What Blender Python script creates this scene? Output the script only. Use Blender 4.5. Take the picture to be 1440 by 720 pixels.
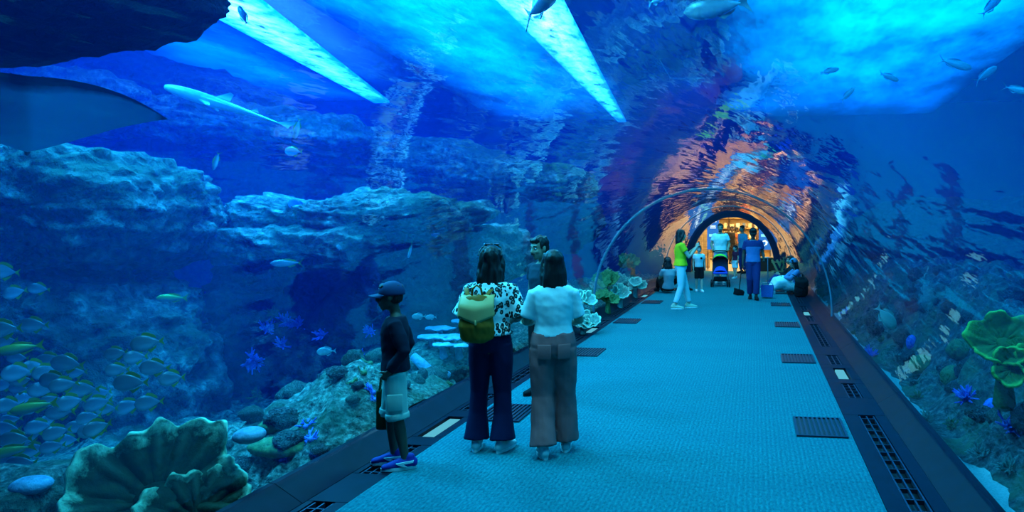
import bpy, bmesh, math, random
import numpy as np
from mathutils import Vector, Matrix, noise, Euler
for o in list(bpy.data.objects):
    bpy.data.objects.remove(o)
SC = bpy.context.scene
COL = SC.collection
random.seed(7)
# ------------------------------------------------------------------ camera
PSI = math.atan(132 / 1000.0)          # the tunnel runs along +Y, the lens points a little to its side
CAMH = 1.76
cd = bpy.data.cameras.new('camera')
cd.lens = 25.0; cd.sensor_width = 36.0
cd.shift_x = (720 - 930) / 1440; cd.shift_y = -(360 - 315) / 1440
cd.clip_start = 0.05; cd.clip_end = 200
cam = bpy.data.objects.new('camera', cd); COL.objects.link(cam)
cam.location = (0, 0, CAMH); cam.rotation_euler = (math.pi / 2, 0, PSI)
SC.camera = cam
def ray(px, py):
    u = (px - 930) / 1000.0; v = (315 - py) / 1000.0
    return Vector((-math.sin(PSI) + math.cos(PSI) * u, math.cos(PSI) + math.sin(PSI) * u, v))
def at(px, py, t):
    return Vector((0, 0, CAMH)) + ray(px, py) * t
def on_floor(px, py, z=0.0):
    return at(px, py, (CAMH - z) / ((py - 315) / 1000.0))
def at_z(px, py, z):
    return at(px, py, (z - CAMH) / ((315 - py) / 1000.0))
# ------------------------------------------------------------------ world, view
SC.view_settings.view_transform = 'Standard'
SC.view_settings.look = 'None'
SC.view_settings.exposure = 1.0
SC.view_settings.gamma = 1.0
SC.view_settings.use_curve_mapping = False
w = bpy.data.worlds.new('world'); SC.world = w; w.use_nodes = True
w.node_tree.nodes['Background'].inputs[0].default_value = (0.0, 0.004, 0.012, 1)
w.node_tree.nodes['Background'].inputs[1].default_value = 1.0
cy = SC.cycles
cy.max_bounces = 7; cy.diffuse_bounces = 2; cy.glossy_bounces = 3; cy.transmission_bounces = 2
cy.transparent_max_bounces = 12; cy.volume_bounces = 0
cy.sample_clamp_indirect = 4.0; cy.caustics_reflective = False; cy.caustics_refractive = False
# ------------------------------------------------------------------ tunnel sizes, area helper for the added fill lights
XC = -0.82; RT = 2.18; ZC = 0.22; Y0 = -5.0; Y1 = 26.0; ZTOP = 5.5
def area(name, loc, sx, sy, power, col, rot=(0, 0, 0)):
    l = bpy.data.lights.new(name, 'AREA'); l.shape = 'RECTANGLE'; l.size = sx; l.size_y = sy
    l.energy = power; l.color = col
    o = bpy.data.objects.new(name, l); COL.objects.link(o); o.location = loc; o.rotation_euler = rot
    return o
# ------------------------------------------------------------------ materials
MATS = {}
class NT:
    def __init__(s, name):
        s.m = bpy.data.materials.new(name); s.m.use_nodes = True
        s.t = s.m.node_tree; s.n = s.t.nodes; s.l = s.t.links
        s.out = s.n['Material Output']; s.b = s.n['Principled BSDF']
        MATS[name] = s.m
    def new(s, typ, **kw):
        n = s.n.new(typ)
        for k, v in kw.items():
            if k.startswith('_'):
                setattr(n, k[1:], v)
            else:
                n.inputs[k.replace('__', ' ')].default_value = v
        return n
    def link(s, a, b): s.l.new(a, b)
    def coords(s, scale=(1, 1, 1), kind='Object', rot=(0, 0, 0)):
        tc = s.n.new('ShaderNodeTexCoord'); mp = s.n.new('ShaderNodeMapping')
        mp.inputs['Scale'].default_value = scale; mp.inputs['Rotation'].default_value = rot
        s.link(tc.outputs[kind], mp.inputs['Vector']); return mp.outputs['Vector']
    def noise(s, vec, scale, detail=4, rough=0.55):
        n = s.new('ShaderNodeTexNoise', Scale=scale, Detail=detail, Roughness=rough)
        s.link(vec, n.inputs['Vector']); return n.outputs['Fac']
    def vor(s, vec, scale, feat='F1', rnd=1.0):
        n = s.new('ShaderNodeTexVoronoi', Scale=scale, Randomness=rnd, _feature=feat)
        s.link(vec, n.inputs['Vector']); return n
    def ramp(s, fac, stops):
        r = s.n.new('ShaderNodeValToRGB'); e = r.color_ramp.elements
        while len(e) < len(stops): e.new(0.5)
        for i, (p, c) in enumerate(stops):
            e[i].position = p; e[i].color = (*c, 1) if len(c) == 3 else c
        s.link(fac, r.inputs['Fac']); return r.outputs['Color']
    def mix(s, fac, a, b, blend='MIX'):
        m = s.n.new('ShaderNodeMix'); m.data_type = 'RGBA'; m.blend_type = blend
        for sock, v in ((m.inputs[0], fac), (m.inputs[6], a), (m.inputs[7], b)):
            if hasattr(v, 'is_linked'): s.link(v, sock)
            elif isinstance(v, tuple): sock.default_value = (*v, 1)
            else: sock.default_value = v
        return m.outputs[2]
    def math(s, op, a, b=0.0):
        m = s.n.new('ShaderNodeMath'); m.operation = op
        for i, v in enumerate((a, b)):
            if hasattr(v, 'is_linked'): s.link(v, m.inputs[i])
            else: m.inputs[i].default_value = v
        return m.outputs[0]
    def bump(s, h, strength=0.4, dist=0.05):
        b = s.new('ShaderNodeBump', Strength=strength, Distance=dist)
        s.link(h, b.inputs['Height']); s.link(b.outputs['Normal'], s.b.inputs['Normal'])
    def base(s, c, rough=0.6, metal=0.0, spec=0.4):
        if hasattr(c, 'is_linked'): s.link(c, s.b.inputs['Base Color'])
        else: s.b.inputs['Base Color'].default_value = (*c, 1)
        s.b.inputs['Roughness'].default_value = rough; s.b.inputs['Metallic'].default_value = metal
        s.b.inputs['Specular IOR Level'].default_value = spec
        return s
def plain(name, c, rough=0.6, metal=0.0, var=0.12, scale=30.0, spec=0.4, bump=0.0):
    if name in MATS: return MATS[name]
    t = NT(name); v = t.coords()
    f = t.noise(v, scale, 3)
    d = tuple(x * (1 - var) for x in c); e = tuple(min(1, x * (1 + var)) for x in c)
    t.base(t.ramp(f, [(0.3, d), (0.7, e)]), rough, metal, spec)
    if bump: t.bump(f, bump, 0.01)
    return t.m
def emit(name, c, strength, var=0.0, scale=3.0):
    if name in MATS: return MATS[name]
    t = NT(name); em = t.new('ShaderNodeEmission', Strength=strength); em.inputs[0].default_value = (*c, 1)
    if var:
        f = t.noise(t.coords(), scale, 3)
        t.link(t.ramp(f, [(0.3, tuple(x * (1 - var) for x in c)), (0.7, c)]), em.inputs[0])
    t.link(em.outputs[0], t.out.inputs['Surface']); return t.m
# ------------------------------------------------------------------ mesh helpers
def finish(o, label=None, cat=None, group=None, kind=None):
    if label: o['label'] = label
    if cat: o['category'] = cat
    if group: o['group'] = group
    if kind: o['kind'] = kind
    return o
def empty(name, loc=(0, 0, 0), rz=0.0, label=None, cat=None, group=None):
    o = bpy.data.objects.new(name, None); COL.objects.link(o); o.empty_display_size = 0.1
    o.location = loc; o.rotation_euler = (0, 0, rz)
    return finish(o, label, cat, group)
def link_mesh(name, me, parent=None, loc=None, rot=None, scale=None):
    o = bpy.data.objects.new(name, me); COL.objects.link(o)
    if parent is not None: o.parent = parent
    if loc is not None: o.location = loc
    if rot is not None: o.rotation_euler = rot
    if scale is not None: o.scale = scale
    return o
def copy_tree(o, parent=None):
    c = o.copy(); COL.objects.link(c)
    if parent is not None: c.parent = parent
    for ch in o.children: copy_tree(ch, c)
    return c
class MB:
    def __init__(s): s.v = []; s.f = []; s.mi = []; s.cur = 0
    def add(s, vs, fs):
        k = len(s.v); s.v += [tuple(p) for p in vs]; s.f += [tuple(i + k for i in f) for f in fs]; s.mi += [s.cur] * len(fs)
        return s
    def box(s, c, d, rz=0.0, M=None):
        x, y, z = d[0] / 2, d[1] / 2, d[2] / 2
        vs = [Vector((a * x, b * y, e * z)) for a in (-1, 1) for b in (-1, 1) for e in (-1, 1)]
        R = M if M is not None else Matrix.Rotation(rz, 3, 'Z')
        vs = [R @ p + Vector(c) for p in vs]
        return s.add(vs, [(0, 1, 3, 2), (4, 6, 7, 5), (0, 4, 5, 1), (2, 3, 7, 6), (0, 2, 6, 4), (1, 5, 7, 3)])
    def rbox(s, c, d, r=0.02, seg=3, M=None):
        bm = bmesh.new(); bmesh.ops.create_cube(bm, size=1.0)
        bmesh.ops.scale(bm, vec=d, verts=bm.verts)
        bmesh.ops.bevel(bm, geom=bm.edges[:], offset=r, segments=seg, affect='EDGES', profile=0.5)
        vs = [(M @ v.co if M is not None else v.co) + Vector(c) for v in bm.verts]
        fs = [[v.index for v in f.verts] for f in bm.faces]; bm.verts.index_update()
        fs = [[v.index for v in f.verts] for f in bm.faces]; bm.free()
        return s.add(vs, fs)
    def tube(s, pts, rad, n=12, side=None, cap=True, closed_cap=0.6):
        pts = [Vector(p) for p in pts]
        rad = [r if isinstance(r, tuple) else (r, r) for r in rad]
        m = len(pts)
        tang = []
        for i in range(m):
            a = pts[max(0, i - 1)]; b = pts[min(m - 1, i + 1)]
            d = (b - a); tang.append(d.normalized() if d.length > 1e-9 else Vector((0, 0, 1)))
        if side is None:
            up = Vector((0, 0, 1)) if abs(tang[0].z) < 0.9 else Vector((1, 0, 0))
            a0 = tang[0].cross(up).normalized()
        else: a0 = Vector(side)
        rings = []
        P, Rr, T = list(pts), list(rad), list(tang)
        if cap:
            def ends(p, r, t, sg):
                k = min(r) * closed_cap
                return [(p + t * sg * k * 0.7, (r[0] * 0.72, r[1] * 0.72)), (p + t * sg * k, (r[0] * 0.3, r[1] * 0.3))]
            e0 = ends(P[0], Rr[0], T[0], -1); e1 = ends(P[-1], Rr[-1], T[-1], 1)
            P = [e0[1][0], e0[0][0]] + P + [e1[0][0], e1[1][0]]
            Rr = [e0[1][1], e0[0][1]] + Rr + [e1[0][1], e1[1][1]]
            T = [T[0], T[0]] + T + [T[-1], T[-1]]
        vs = []
        a = a0
        for p, r, t in zip(P, Rr, T):
            if side is not None: a = Vector(side)
            a = a - t * a.dot(t)
            if a.length < 1e-6: a = t.orthogonal()
            a.normalize(); b = t.cross(a)
            for k in range(n):
                th = 2 * math.pi * k / n
                vs.append(p + a * (r[0] * math.cos(th)) + b * (r[1] * math.sin(th)))
        fs = []
        q = len(P)
        for i in range(q - 1):
            for k in range(n):
                k2 = (k + 1) % n
                fs.append((i * n + k, i * n + k2, (i + 1) * n + k2, (i + 1) * n + k))
        fs.append(tuple(range(n - 1, -1, -1))); fs.append(tuple((q - 1) * n + k for k in range(n)))
        return s.add(vs, fs)
    def ell(s, c, r, n=14, m=9, M=None):
        c = Vector(c); vs = [(0, 0, -1)]; fs = []
        for i in range(1, m):
            ph = -math.pi / 2 + math.pi * i / m
            for k in range(n):
                th = 2 * math.pi * k / n
                vs.append((math.cos(ph) * math.cos(th), math.cos(ph) * math.sin(th), math.sin(ph)))
        vs.append((0, 0, 1))
        for k in range(n): fs.append((0, 1 + (k + 1) % n, 1 + k))
        for i in range(m - 2):
            for k in range(n):
                k2 = (k + 1) % n; a = 1 + i * n
                fs.append((a + k, a + k2, a + n + k2, a + n + k))
        a = 1 + (m - 2) * n; top = len(vs) - 1
        for k in range(n): fs.append((a + k, a + (k + 1) % n, top))
        out = []
        for p in vs:
            q = Vector((p[0] * r[0], p[1] * r[1], p[2] * r[2]))
            out.append((M @ q if M is not None else q) + c)
        return s.add(out, fs)
    def grid(s, fn, nu, nv, wrap=False):
        vs = [fn(i / (nu - (0 if wrap else 1)), j / (nv - 1)) for j in range(nv) for i in range(nu)]
        fs = []
        for j in range(nv - 1):
            for i in range(nu if wrap else nu - 1):
                i2 = (i + 1) % nu
                fs.append((j * nu + i, j * nu + i2, (j + 1) * nu + i2, (j + 1) * nu + i))
        return s.add(vs, fs)
    def mesh(s, name, mats, smooth=True):
        me = bpy.data.meshes.new(name); me.from_pydata([tuple(p) for p in s.v], [], s.f)
        for m in (mats if isinstance(mats, (list, tuple)) else [mats]): me.materials.append(m)
        if s.cur: me.polygons.foreach_set('material_index', s.mi)
        if smooth: me.polygons.foreach_set('use_smooth', [True] * len(me.polygons))
        me.update(); return me
    def build(s, name, mats, parent=None, smooth=False, loc=None, rot=None):
        return link_mesh(name, s.mesh(name, mats, smooth), parent, loc, rot)
    def solid(s, name, mat, parent=None, thick=0.01, smooth=True, loc=None, rot=None):
        o = s.build(name, mat, parent, smooth, loc, rot)
        md = o.modifiers.new('thickness', 'SOLIDIFY'); md.thickness = thick; md.offset = 0
        return o
    def remesh(s, name, mat, parent=None, voxel=0.012, smooth=4, disp=None):
        tmp = bpy.data.objects.new('tmp', s.mesh('tmp', mat, False)); COL.objects.link(tmp)
        md = tmp.modifiers.new('r', 'REMESH'); md.mode = 'VOXEL'; md.voxel_size = voxel; md.use_smooth_shade = True
        if smooth:
            sm = tmp.modifiers.new('s', 'SMOOTH'); sm.factor = 0.5; sm.iterations = smooth
        dg = bpy.context.evaluated_depsgraph_get()
        me = bpy.data.meshes.new_from_object(tmp.evaluated_get(dg))
        old = tmp.data; bpy.data.objects.remove(tmp); bpy.data.meshes.remove(old)
        me.name = name; me.materials.clear(); me.materials.append(mat)
        if disp is not None:
            n = len(me.vertices); co = np.empty(n * 3); no = np.empty(n * 3)
            me.vertices.foreach_get('co', co); me.vertices.foreach_get('normal', no)
            co = co.reshape(-1, 3); no = no.reshape(-1, 3)
            d = np.array([disp(p) for p in co])
            co = co + no * d[:, None]; me.vertices.foreach_set('co', co.ravel()); me.update()
        me.polygons.foreach_set('use_smooth', [True] * len(me.polygons))
        return link_mesh(name, me, parent)
M_WHITE = plain('white_rubber', (0.8, 0.8, 0.78), 0.5)
M_EYEW = plain('eye_white', (0.75, 0.74, 0.7), 0.25); M_EYED = plain('eye_dark', (0.02, 0.012, 0.01), 0.15)
def left_of(px, py, away=0.0):
    r = ray(px, py); r = Vector((r.x, r.y, 0)).normalized(); l = Vector((-r.y, r.x, 0))
    return (l + r * away).normalized()
def away_from(px, py, turn=0.0):
    """direction away from the camera at this pixel, turned by an angle (positive = to the left)"""
    r = ray(px, py); r = Vector((r.x, r.y, 0)).normalized(); return Matrix.Rotation(turn, 3, 'Z') @ r
# ------------------------------------------------------------------ setting materials
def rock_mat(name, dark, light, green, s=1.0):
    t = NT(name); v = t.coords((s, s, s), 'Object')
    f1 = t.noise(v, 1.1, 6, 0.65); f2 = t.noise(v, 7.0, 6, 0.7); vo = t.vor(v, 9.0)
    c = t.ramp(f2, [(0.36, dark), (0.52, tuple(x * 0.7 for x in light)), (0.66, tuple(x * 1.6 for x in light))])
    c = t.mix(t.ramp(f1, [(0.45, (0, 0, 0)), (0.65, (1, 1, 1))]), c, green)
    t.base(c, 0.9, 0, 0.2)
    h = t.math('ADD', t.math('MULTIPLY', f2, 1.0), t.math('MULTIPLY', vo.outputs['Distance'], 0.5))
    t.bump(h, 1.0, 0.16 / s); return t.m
M_ROCK = rock_mat('reef_rock', (0.020, 0.026, 0.03), (0.27, 0.32, 0.30), (0.06, 0.11, 0.07))
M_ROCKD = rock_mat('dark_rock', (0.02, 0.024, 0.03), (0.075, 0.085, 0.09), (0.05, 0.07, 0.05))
M_ROCK_SHADE = rock_mat('shaded_rock', (0.003, 0.004, 0.004), (0.012, 0.014, 0.014), (0.008, 0.011, 0.008))  # rock copy with the overhang's shade put into its colour
M_RUBBLE = rock_mat('reef_rubble', (0.012, 0.02, 0.018), (0.30, 0.40, 0.32), (0.06, 0.14, 0.08), 2.4)
t = NT('sand'); t.base(t.ramp(t.noise(t.coords(), 60, 4), [(0.3, (0.5, 0.5, 0.44)), (0.7, (0.8, 0.8, 0.72))]), 0.95); M_SAND = t.m
# ribbed loop carpet
t = NT('carpet'); v = t.coords()
wv = t.new('ShaderNodeTexWave', Scale=9.0, Distortion=1.2, Detail=2.0, _bands_direction='X'); wv.inputs['Detail Scale'].default_value = 3.0
t.link(t.coords((1, 0.35, 1)), wv.inputs['Vector'])
f2 = t.noise(t.coords((60, 26, 1)), 1.0, 3, 0.7); f3 = t.noise(v, 0.5, 3)
big = t.noise(t.coords((0.35, 1.6, 1)), 1.0, 3)
c = t.mix(t.ramp(f2, [(0.3, (0, 0, 0)), (0.7, (1, 1, 1))]), (0.004, 0.070, 0.090), (0.013, 0.25, 0.27))
c = t.mix(t.math('MULTIPLY', wv.outputs['Fac'], 0.45), c, (0.004, 0.09, 0.135))
c = t.mix(t.ramp(big, [(0.35, (0, 0, 0)), (0.7, (0.25, 0.25, 0.25))]), c, (0.004, 0.09, 0.135))
t.base(c, 0.95, 0, 0.1); t.bump(t.math('ADD', f2, wv.outputs['Fac']), 0.5, 0.004); M_CARPET = t.m
M_CHAN = plain('channel_metal', (0.003, 0.008, 0.018), 0.42, 0.0, 0.25, 6.0, 0.08)
M_BLACK = plain('black_paint', (0.006, 0.007, 0.009), 0.5)
M_GRATE = plain('grate_metal', (0.03, 0.04, 0.07), 0.4, 0.6)
M_WOOD = plain('brown_wood', (0.30, 0.15, 0.06), 0.45, 0.0, 0.3, 4.0)
# acrylic: clear, mirror at grazing angles, faintly wavy
t = NT('acrylic'); t.n.remove(t.b)
tr = t.new('ShaderNodeBsdfTransparent'); tr.inputs[0].default_value = (0.95, 0.98, 1.0, 1)
gl = t.new('ShaderNodeBsdfGlossy', Roughness=0.03)
gl.inputs[0].default_value = (1, 1, 1, 1)
h1 = t.noise(t.coords((1.0, 0.22, 1.0)), 3.2, 2, 0.5); h2 = t.noise(t.coords((1.0, 0.3, 1.0)), 14.0, 2, 0.5)
bp = t.new('ShaderNodeBump', Strength=1.0, Distance=0.02)
t.link(t.math('ADD', h1, t.math('MULTIPLY', h2, 0.10)), bp.inputs['Height']); t.link(bp.outputs[0], gl.inputs['Normal'])
fr = t.new('ShaderNodeFresnel', IOR=1.49); t.link(bp.outputs[0], fr.inputs['Normal'])
mx = t.n.new('ShaderNodeMixShader'); t.link(fr.outputs[0], mx.inputs[0]); t.link(tr.outputs[0], mx.inputs[1]); t.link(gl.outputs[0], mx.inputs[2])
t.link(mx.outputs[0], t.out.inputs['Surface']); M_ACRYL = t.m
t = NT('acrylic_edge'); t.base((0.10, 0.2, 0.28), 0.25, 0, 0.6); M_JOINT = t.m
# sea water
t = NT('sea_water'); t.n.remove(t.b)
ab = t.new('ShaderNodeVolumeAbsorption', Density=1.0); ab.inputs[0].default_value = (0.50, 0.83, 0.980, 1)
ab.inputs['Density'].default_value = 0.55
scv = t.new('ShaderNodeVolumeScatter', Density=0.027, Anisotropy=0.0); scv.inputs[0].default_value = (0.0, 0.13, 1.0, 1)
ad = t.n.new('ShaderNodeAddShader'); t.link(ab.outputs[0], ad.inputs[0]); t.link(scv.outputs[0], ad.inputs[1])
t.link(ad.outputs[0], t.out.inputs['Volume']); M_WATER = t.m
# glowing sheets standing in for the lit water surface, ripple painted into the emission
def lit_water_mat(name, col, strength, lo, stretch=(1, 1, 1), sc=1.5, edge=0.0, rimc=(0.0, 0.0, 0.0)):
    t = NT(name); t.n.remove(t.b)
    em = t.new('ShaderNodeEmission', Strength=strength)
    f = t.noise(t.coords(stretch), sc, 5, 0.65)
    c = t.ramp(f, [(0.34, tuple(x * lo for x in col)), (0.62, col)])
    if edge:                                   # painted fade of the water's glow towards the sheet edge
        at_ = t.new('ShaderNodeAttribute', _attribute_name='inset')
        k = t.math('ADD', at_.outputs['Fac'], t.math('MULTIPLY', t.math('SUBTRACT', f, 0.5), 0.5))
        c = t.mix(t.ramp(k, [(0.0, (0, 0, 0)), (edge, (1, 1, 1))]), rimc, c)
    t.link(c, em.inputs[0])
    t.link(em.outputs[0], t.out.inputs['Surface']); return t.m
M_STRIP = lit_water_mat('lit_water_strip', (0.85, 0.90, 1.0), 16.0, 0.03, (1, 0.4, 1), 4.5, 1.0, (0.0, 0.08, 0.12))
M_GLOW = lit_water_mat('lit_water_glow', (0.0, 0.64, 1.0), 3.8, 0.30, (1, 0.4, 1), 0.7, 0.95)
M_GLOWC = lit_water_mat('centre_water_glow', (0.0, 0.70, 1.0), 3.0, 0.36, (1, 0.4, 1), 0.7, 0.9)
M_GLOWD = lit_water_mat('dim_water_glow', (0.0, 0.62, 1.0), 1.6, 0.3, (1, 0.4, 1), 0.7, 0.9)
M_DECK = plain('deck_underside', (0.05, 0.07, 0.09), 0.8)
M_WALLT = plain('tank_wall', (0.02, 0.06, 0.14), 0.9, 0, 0.3, 0.6)
# ------------------------------------------------------------------ tank shell, water, tunnel
TX0, TX1 = -19.0, 17.0; ZB = 0.07
def arch(R, zc, x, th):
    return (x + R * math.cos(th), zc + R * math.sin(th))
def sect(y):
    """half width and apex height of the tunnel at y: it narrows at the far mouth"""
    k = max(0.0, min(1.0, (y - 19.0) / (Y1 - 19.0))); k = k * k * (3 - 2 * k)
    return RT + (1.66 - RT) * k, 2.40 + (2.16 - 2.40) * k
def tunnel_pt(y, a, off=0.0):
    R, top = sect(y)
    SK = 0.035                                    # a short upright skirt below the arch
    if a < SK: return (XC + R + off, y, ZB + (ZC - ZB) * a / SK)
    if a > 1 - SK: return (XC - R - off, y, ZB + (ZC - ZB) * (1 - a) / SK)
    th = math.pi * (a - SK) / (1 - 2 * SK)
    h = (top - ZC) + off
    return (XC + (R + off) * math.cos(th), y, ZC + h * math.sin(th))
# water body: outer box with the tunnel cut out of it
m = MB(); NA = 48
ys = [Y0, 5, 12, 19] + [19 + i for i in range(1, 8)]
prof = []
for y in ys:
    inner = [(TX1, y, -0.6), (XC + RT + 0.07, y, -0.6)] + [tunnel_pt(y, i / NA, 0.06) for i in range(NA + 1)] + [(XC - RT - 0.07, y, -0.6), (TX0, y, -0.6), (TX0, y, ZTOP), (TX1, y, ZTOP)]
    prof.append(inner)
n = len(prof[0]); vs = [p for r in prof for p in r]; fs = []
for j in range(len(ys) - 1):
    for i in range(n):
        i2 = (i + 1) % n
        fs.append((j * n + i, j * n + i2, (j + 1) * n + i2, (j + 1) * n + i))
fs.append(tuple(range(n))); fs.append(tuple((len(ys) - 1) * n + k for k in range(n - 1, -1, -1)))
m.add(vs, fs)
wo = m.build('water', M_WATER, smooth=False)
bm = bmesh.new(); bm.from_mesh(wo.data); bmesh.ops.triangulate(bm, faces=[f for f in bm.faces if len(f.verts) > 4]); bmesh.ops.recalc_face_normals(bm, faces=bm.faces[:]); bm.to_mesh(wo.data); bm.free()
finish(wo, 'clear blue sea water filling the aquarium tank', 'water', None, 'structure')
# tank walls, bed and deck
def slab(name, c, d, mat, label=None, cat=None, kind='structure'):
    return finish(MB().box(c, d).build(name, mat), label, cat, None, kind)
slab('wall_left', (TX0 - 0.15, 10.5, 2.3), (0.3, 33, 7.4), M_WALLT)
slab('wall_right', (TX1 + 0.15, 10.5, 2.3), (0.3, 33, 7.4), M_WALLT)
slab('wall_back', (XC, Y0 - 0.15, 2.3), (TX1 - TX0 + 2, 0.3, 7.4), M_WALLT)
slab('ground', (-11.1, 10.5, -0.75), (16.2, 31, 0.3), M_SAND)
slab('ground', (9.25, 10.5, -0.75), (15.6, 31, 0.3), M_SAND)
def wall_end():
    m = MB(); n = 40; y = Y1 + 0.02
    R, top = sect(Y1); pts = [(XC + R * math.cos(math.pi * i / n), y, ZC + (top - ZC) * math.sin(math.pi * i / n)) for i in range(n + 1)]
    pts = [(XC + R, y, -0.6)] + pts + [(XC - R, y, -0.6)]
    def outer(p):
        dx, dz = p[0] - XC, p[2] - 0.3
        if abs(dx) < 1e-6: return (XC, y, ZTOP + 0.5)
        return None
    vs = []; N = len(pts)
    for i, p in enumerate(pts):
        ang = math.pi * i / (N - 1); X = XC + 20 * math.cos(ang); Z = -0.6 + min(1, 1.6 * math.sin(ang)) * (ZTOP + 1.1)
        vs += [p, (X, y, Z)]
    fs = [(2 * i, 2 * i + 1, 2 * i + 3, 2 * i + 2) for i in range(N - 1)]
    m.add(vs, fs); o = m.solid('wall_front', M_WALLT, thick=0.25, smooth=False); o['kind'] = 'structure'
    o.location.y = 0.15
wall_end()
slab('ceiling', ((TX0 + TX1) / 2, 10.5, ZTOP + 0.65), (TX1 - TX0, 31, 0.2), M_DECK)
# tunnel acrylic: one panel between each pair of joints
joints = [Y0, 0.9, 13.07, 22.0, Y1]
for a, b in zip(joints[:-1], joints[1:]):
    m = MB(); nv = max(3, int((b - a) * 3))
    m.grid(lambda u, v: tunnel_pt(a + 0.012 + (b - a - 0.024) * v, u), NA * 2 + 1, nv)
    o = m.build('tunnel_panel', M_ACRYL, smooth=True)
    finish(o, None, None, None, 'structure')
for y in joints[1:-1]:
    m = MB(); R, top = sect(y)
    m.tube([tunnel_pt(y, i / 64, 0.012) for i in range(65)], [(0.016, 0.026)] * 65, 8, side=(0, 1, 0))
    finish(m.build('tunnel_joint', M_JOINT, smooth=True), None, None, None, 'structure')
# emissive strips and softer sheets added under the deck as the lit water surface
def lit_water_sheet(name, quad, mat, label, z=ZTOP + 0.12, group=None, nu=25, nv=61):
    """quad: near-left, near-right, far-right, far-left corners"""
    m = MB(); q = [Vector((x, y, z)) for x, y in quad]
    m.grid(lambda u, v: (q[0] * (1 - u) + q[1] * u) * (1 - v) + (q[3] * (1 - u) + q[2] * u) * v, nu, nv)
    me = m.mesh(name, mat, False)
    a = me.attributes.new('inset', 'FLOAT', 'POINT')
    a.data.foreach_set('value', [min(1.0, 2 * min(i, nu - 1 - i) / (nu - 1), 3.2 * min(j, nv - 1 - j) / (nv - 1)) for j in range(nv) for i in range(nu)])
    o = link_mesh(name, me); md = o.modifiers.new('thickness', 'SOLIDIFY'); md.thickness = 0.06; md.offset = -1
    return finish(o, label, 'lamp', group)
lit_water_sheet('lit_water_strip', [(-8.6, 7.0), (-7.0, 7.0), (-11.1, 20.5), (-11.6, 20.5)], M_STRIP, 'white strip of light on the water beyond the rock ledges', ZTOP + 0.03)
lit_water_sheet('lit_water_strip', [(-4.1, 8.0), (-2.8, 8.0), (-4.66, 25.5), (-4.95, 25.5)], M_STRIP, 'white strip of light on the water above the tunnel roof', ZTOP + 0.03)
lit_water_sheet('lit_water_glow', [(-10.6, 5.0), (-8.1, 5.0), (-11.7, 20.5), (-15.5, 20.5)], M_GLOWD, 'soft cyan stand-in for lit water around the strip beyond the ledges')
lit_water_sheet('lit_water_glow', [(-6.6, 3.0), (-2.7, 3.0), (-4.2, 25.5), (-9.4, 25.5)], M_GLOWC, 'soft cyan stand-in for lit water beside the strip above the tunnel')
lit_water_sheet('lit_water_glow', [(-0.5, -1.0), (5.0, -1.0), (6.0, 25.5), (-0.9, 25.5)], M_GLOW, 'soft cyan stand-in for the lit surface of the open water')

# fill lights added to brighten reefs and tunnel, in made-up housings
def fill_flood(name, x, y, sx, sy, power, col=(0.35, 0.85, 1.0)):
    deep = name.startswith('tunnel')
    r = empty('added_fill_light', (x, y, ZTOP + (0.28 if deep else -0.36)), 0, None, 'lamp', 'added fill lights over the tank')
    r['label'] = 'added square fill light under the deck over the ' + ('tunnel roof' if name.startswith('tunnel') else 'sloping reef' if x > 0 else 'rock ledges')
    l = area(name, (0, 0, 0.05), sx, sy, power, col); l.parent = r
    MB().box((0, 0, 0.16), (sx + 0.1, sy + 0.1, 0.14)).build('housing', M_BLACK, r)
    for sgx in (-1, 1): MB().box((sgx * (sx / 2 + 0.06), 0, 0.10), (0.04, sy + 0.14, 0.16)).build('shield', M_BLACK, r)
    for sgy in (-1, 1): MB().box((0, sgy * (sy / 2 + 0.06), 0.10), (sx + 0.1, 0.04, 0.16)).build('shield', M_BLACK, r)
    MB().box((0, 0, 0.24 if deep else 0.35), (0.06, 0.06, 0.05 if deep else 0.24)).build('hanger', M_BLACK, r)
fill_flood('reef_fill', -4.7, 5.2, 0.9, 0.9, 190, (0.06, 0.75, 1.0))
fill_flood('reef_fill', -7.4, 6.5, 0.9, 0.9, 360, (0.06, 0.75, 1.0))
fill_flood('reef_fill', -5.6, 8.6, 0.9, 0.9, 380, (0.06, 0.75, 1.0))
fill_flood('reef_fill', 2.8, 4.5, 0.8, 1.6, 65, (0.06, 0.70, 1.0))
fill_flood('tunnel_fill', -1.6, 4.0, 1.4, 2.4, 190, (0.16, 0.88, 1.0))
fill_flood('tunnel_fill', -1.6, 11.0, 1.4, 2.4, 170, (0.12, 0.88, 1.0))
fill_flood('tunnel_fill', -1.6, 18.5, 1.4, 2.4, 170, (0.12, 0.88, 1.0))
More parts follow.
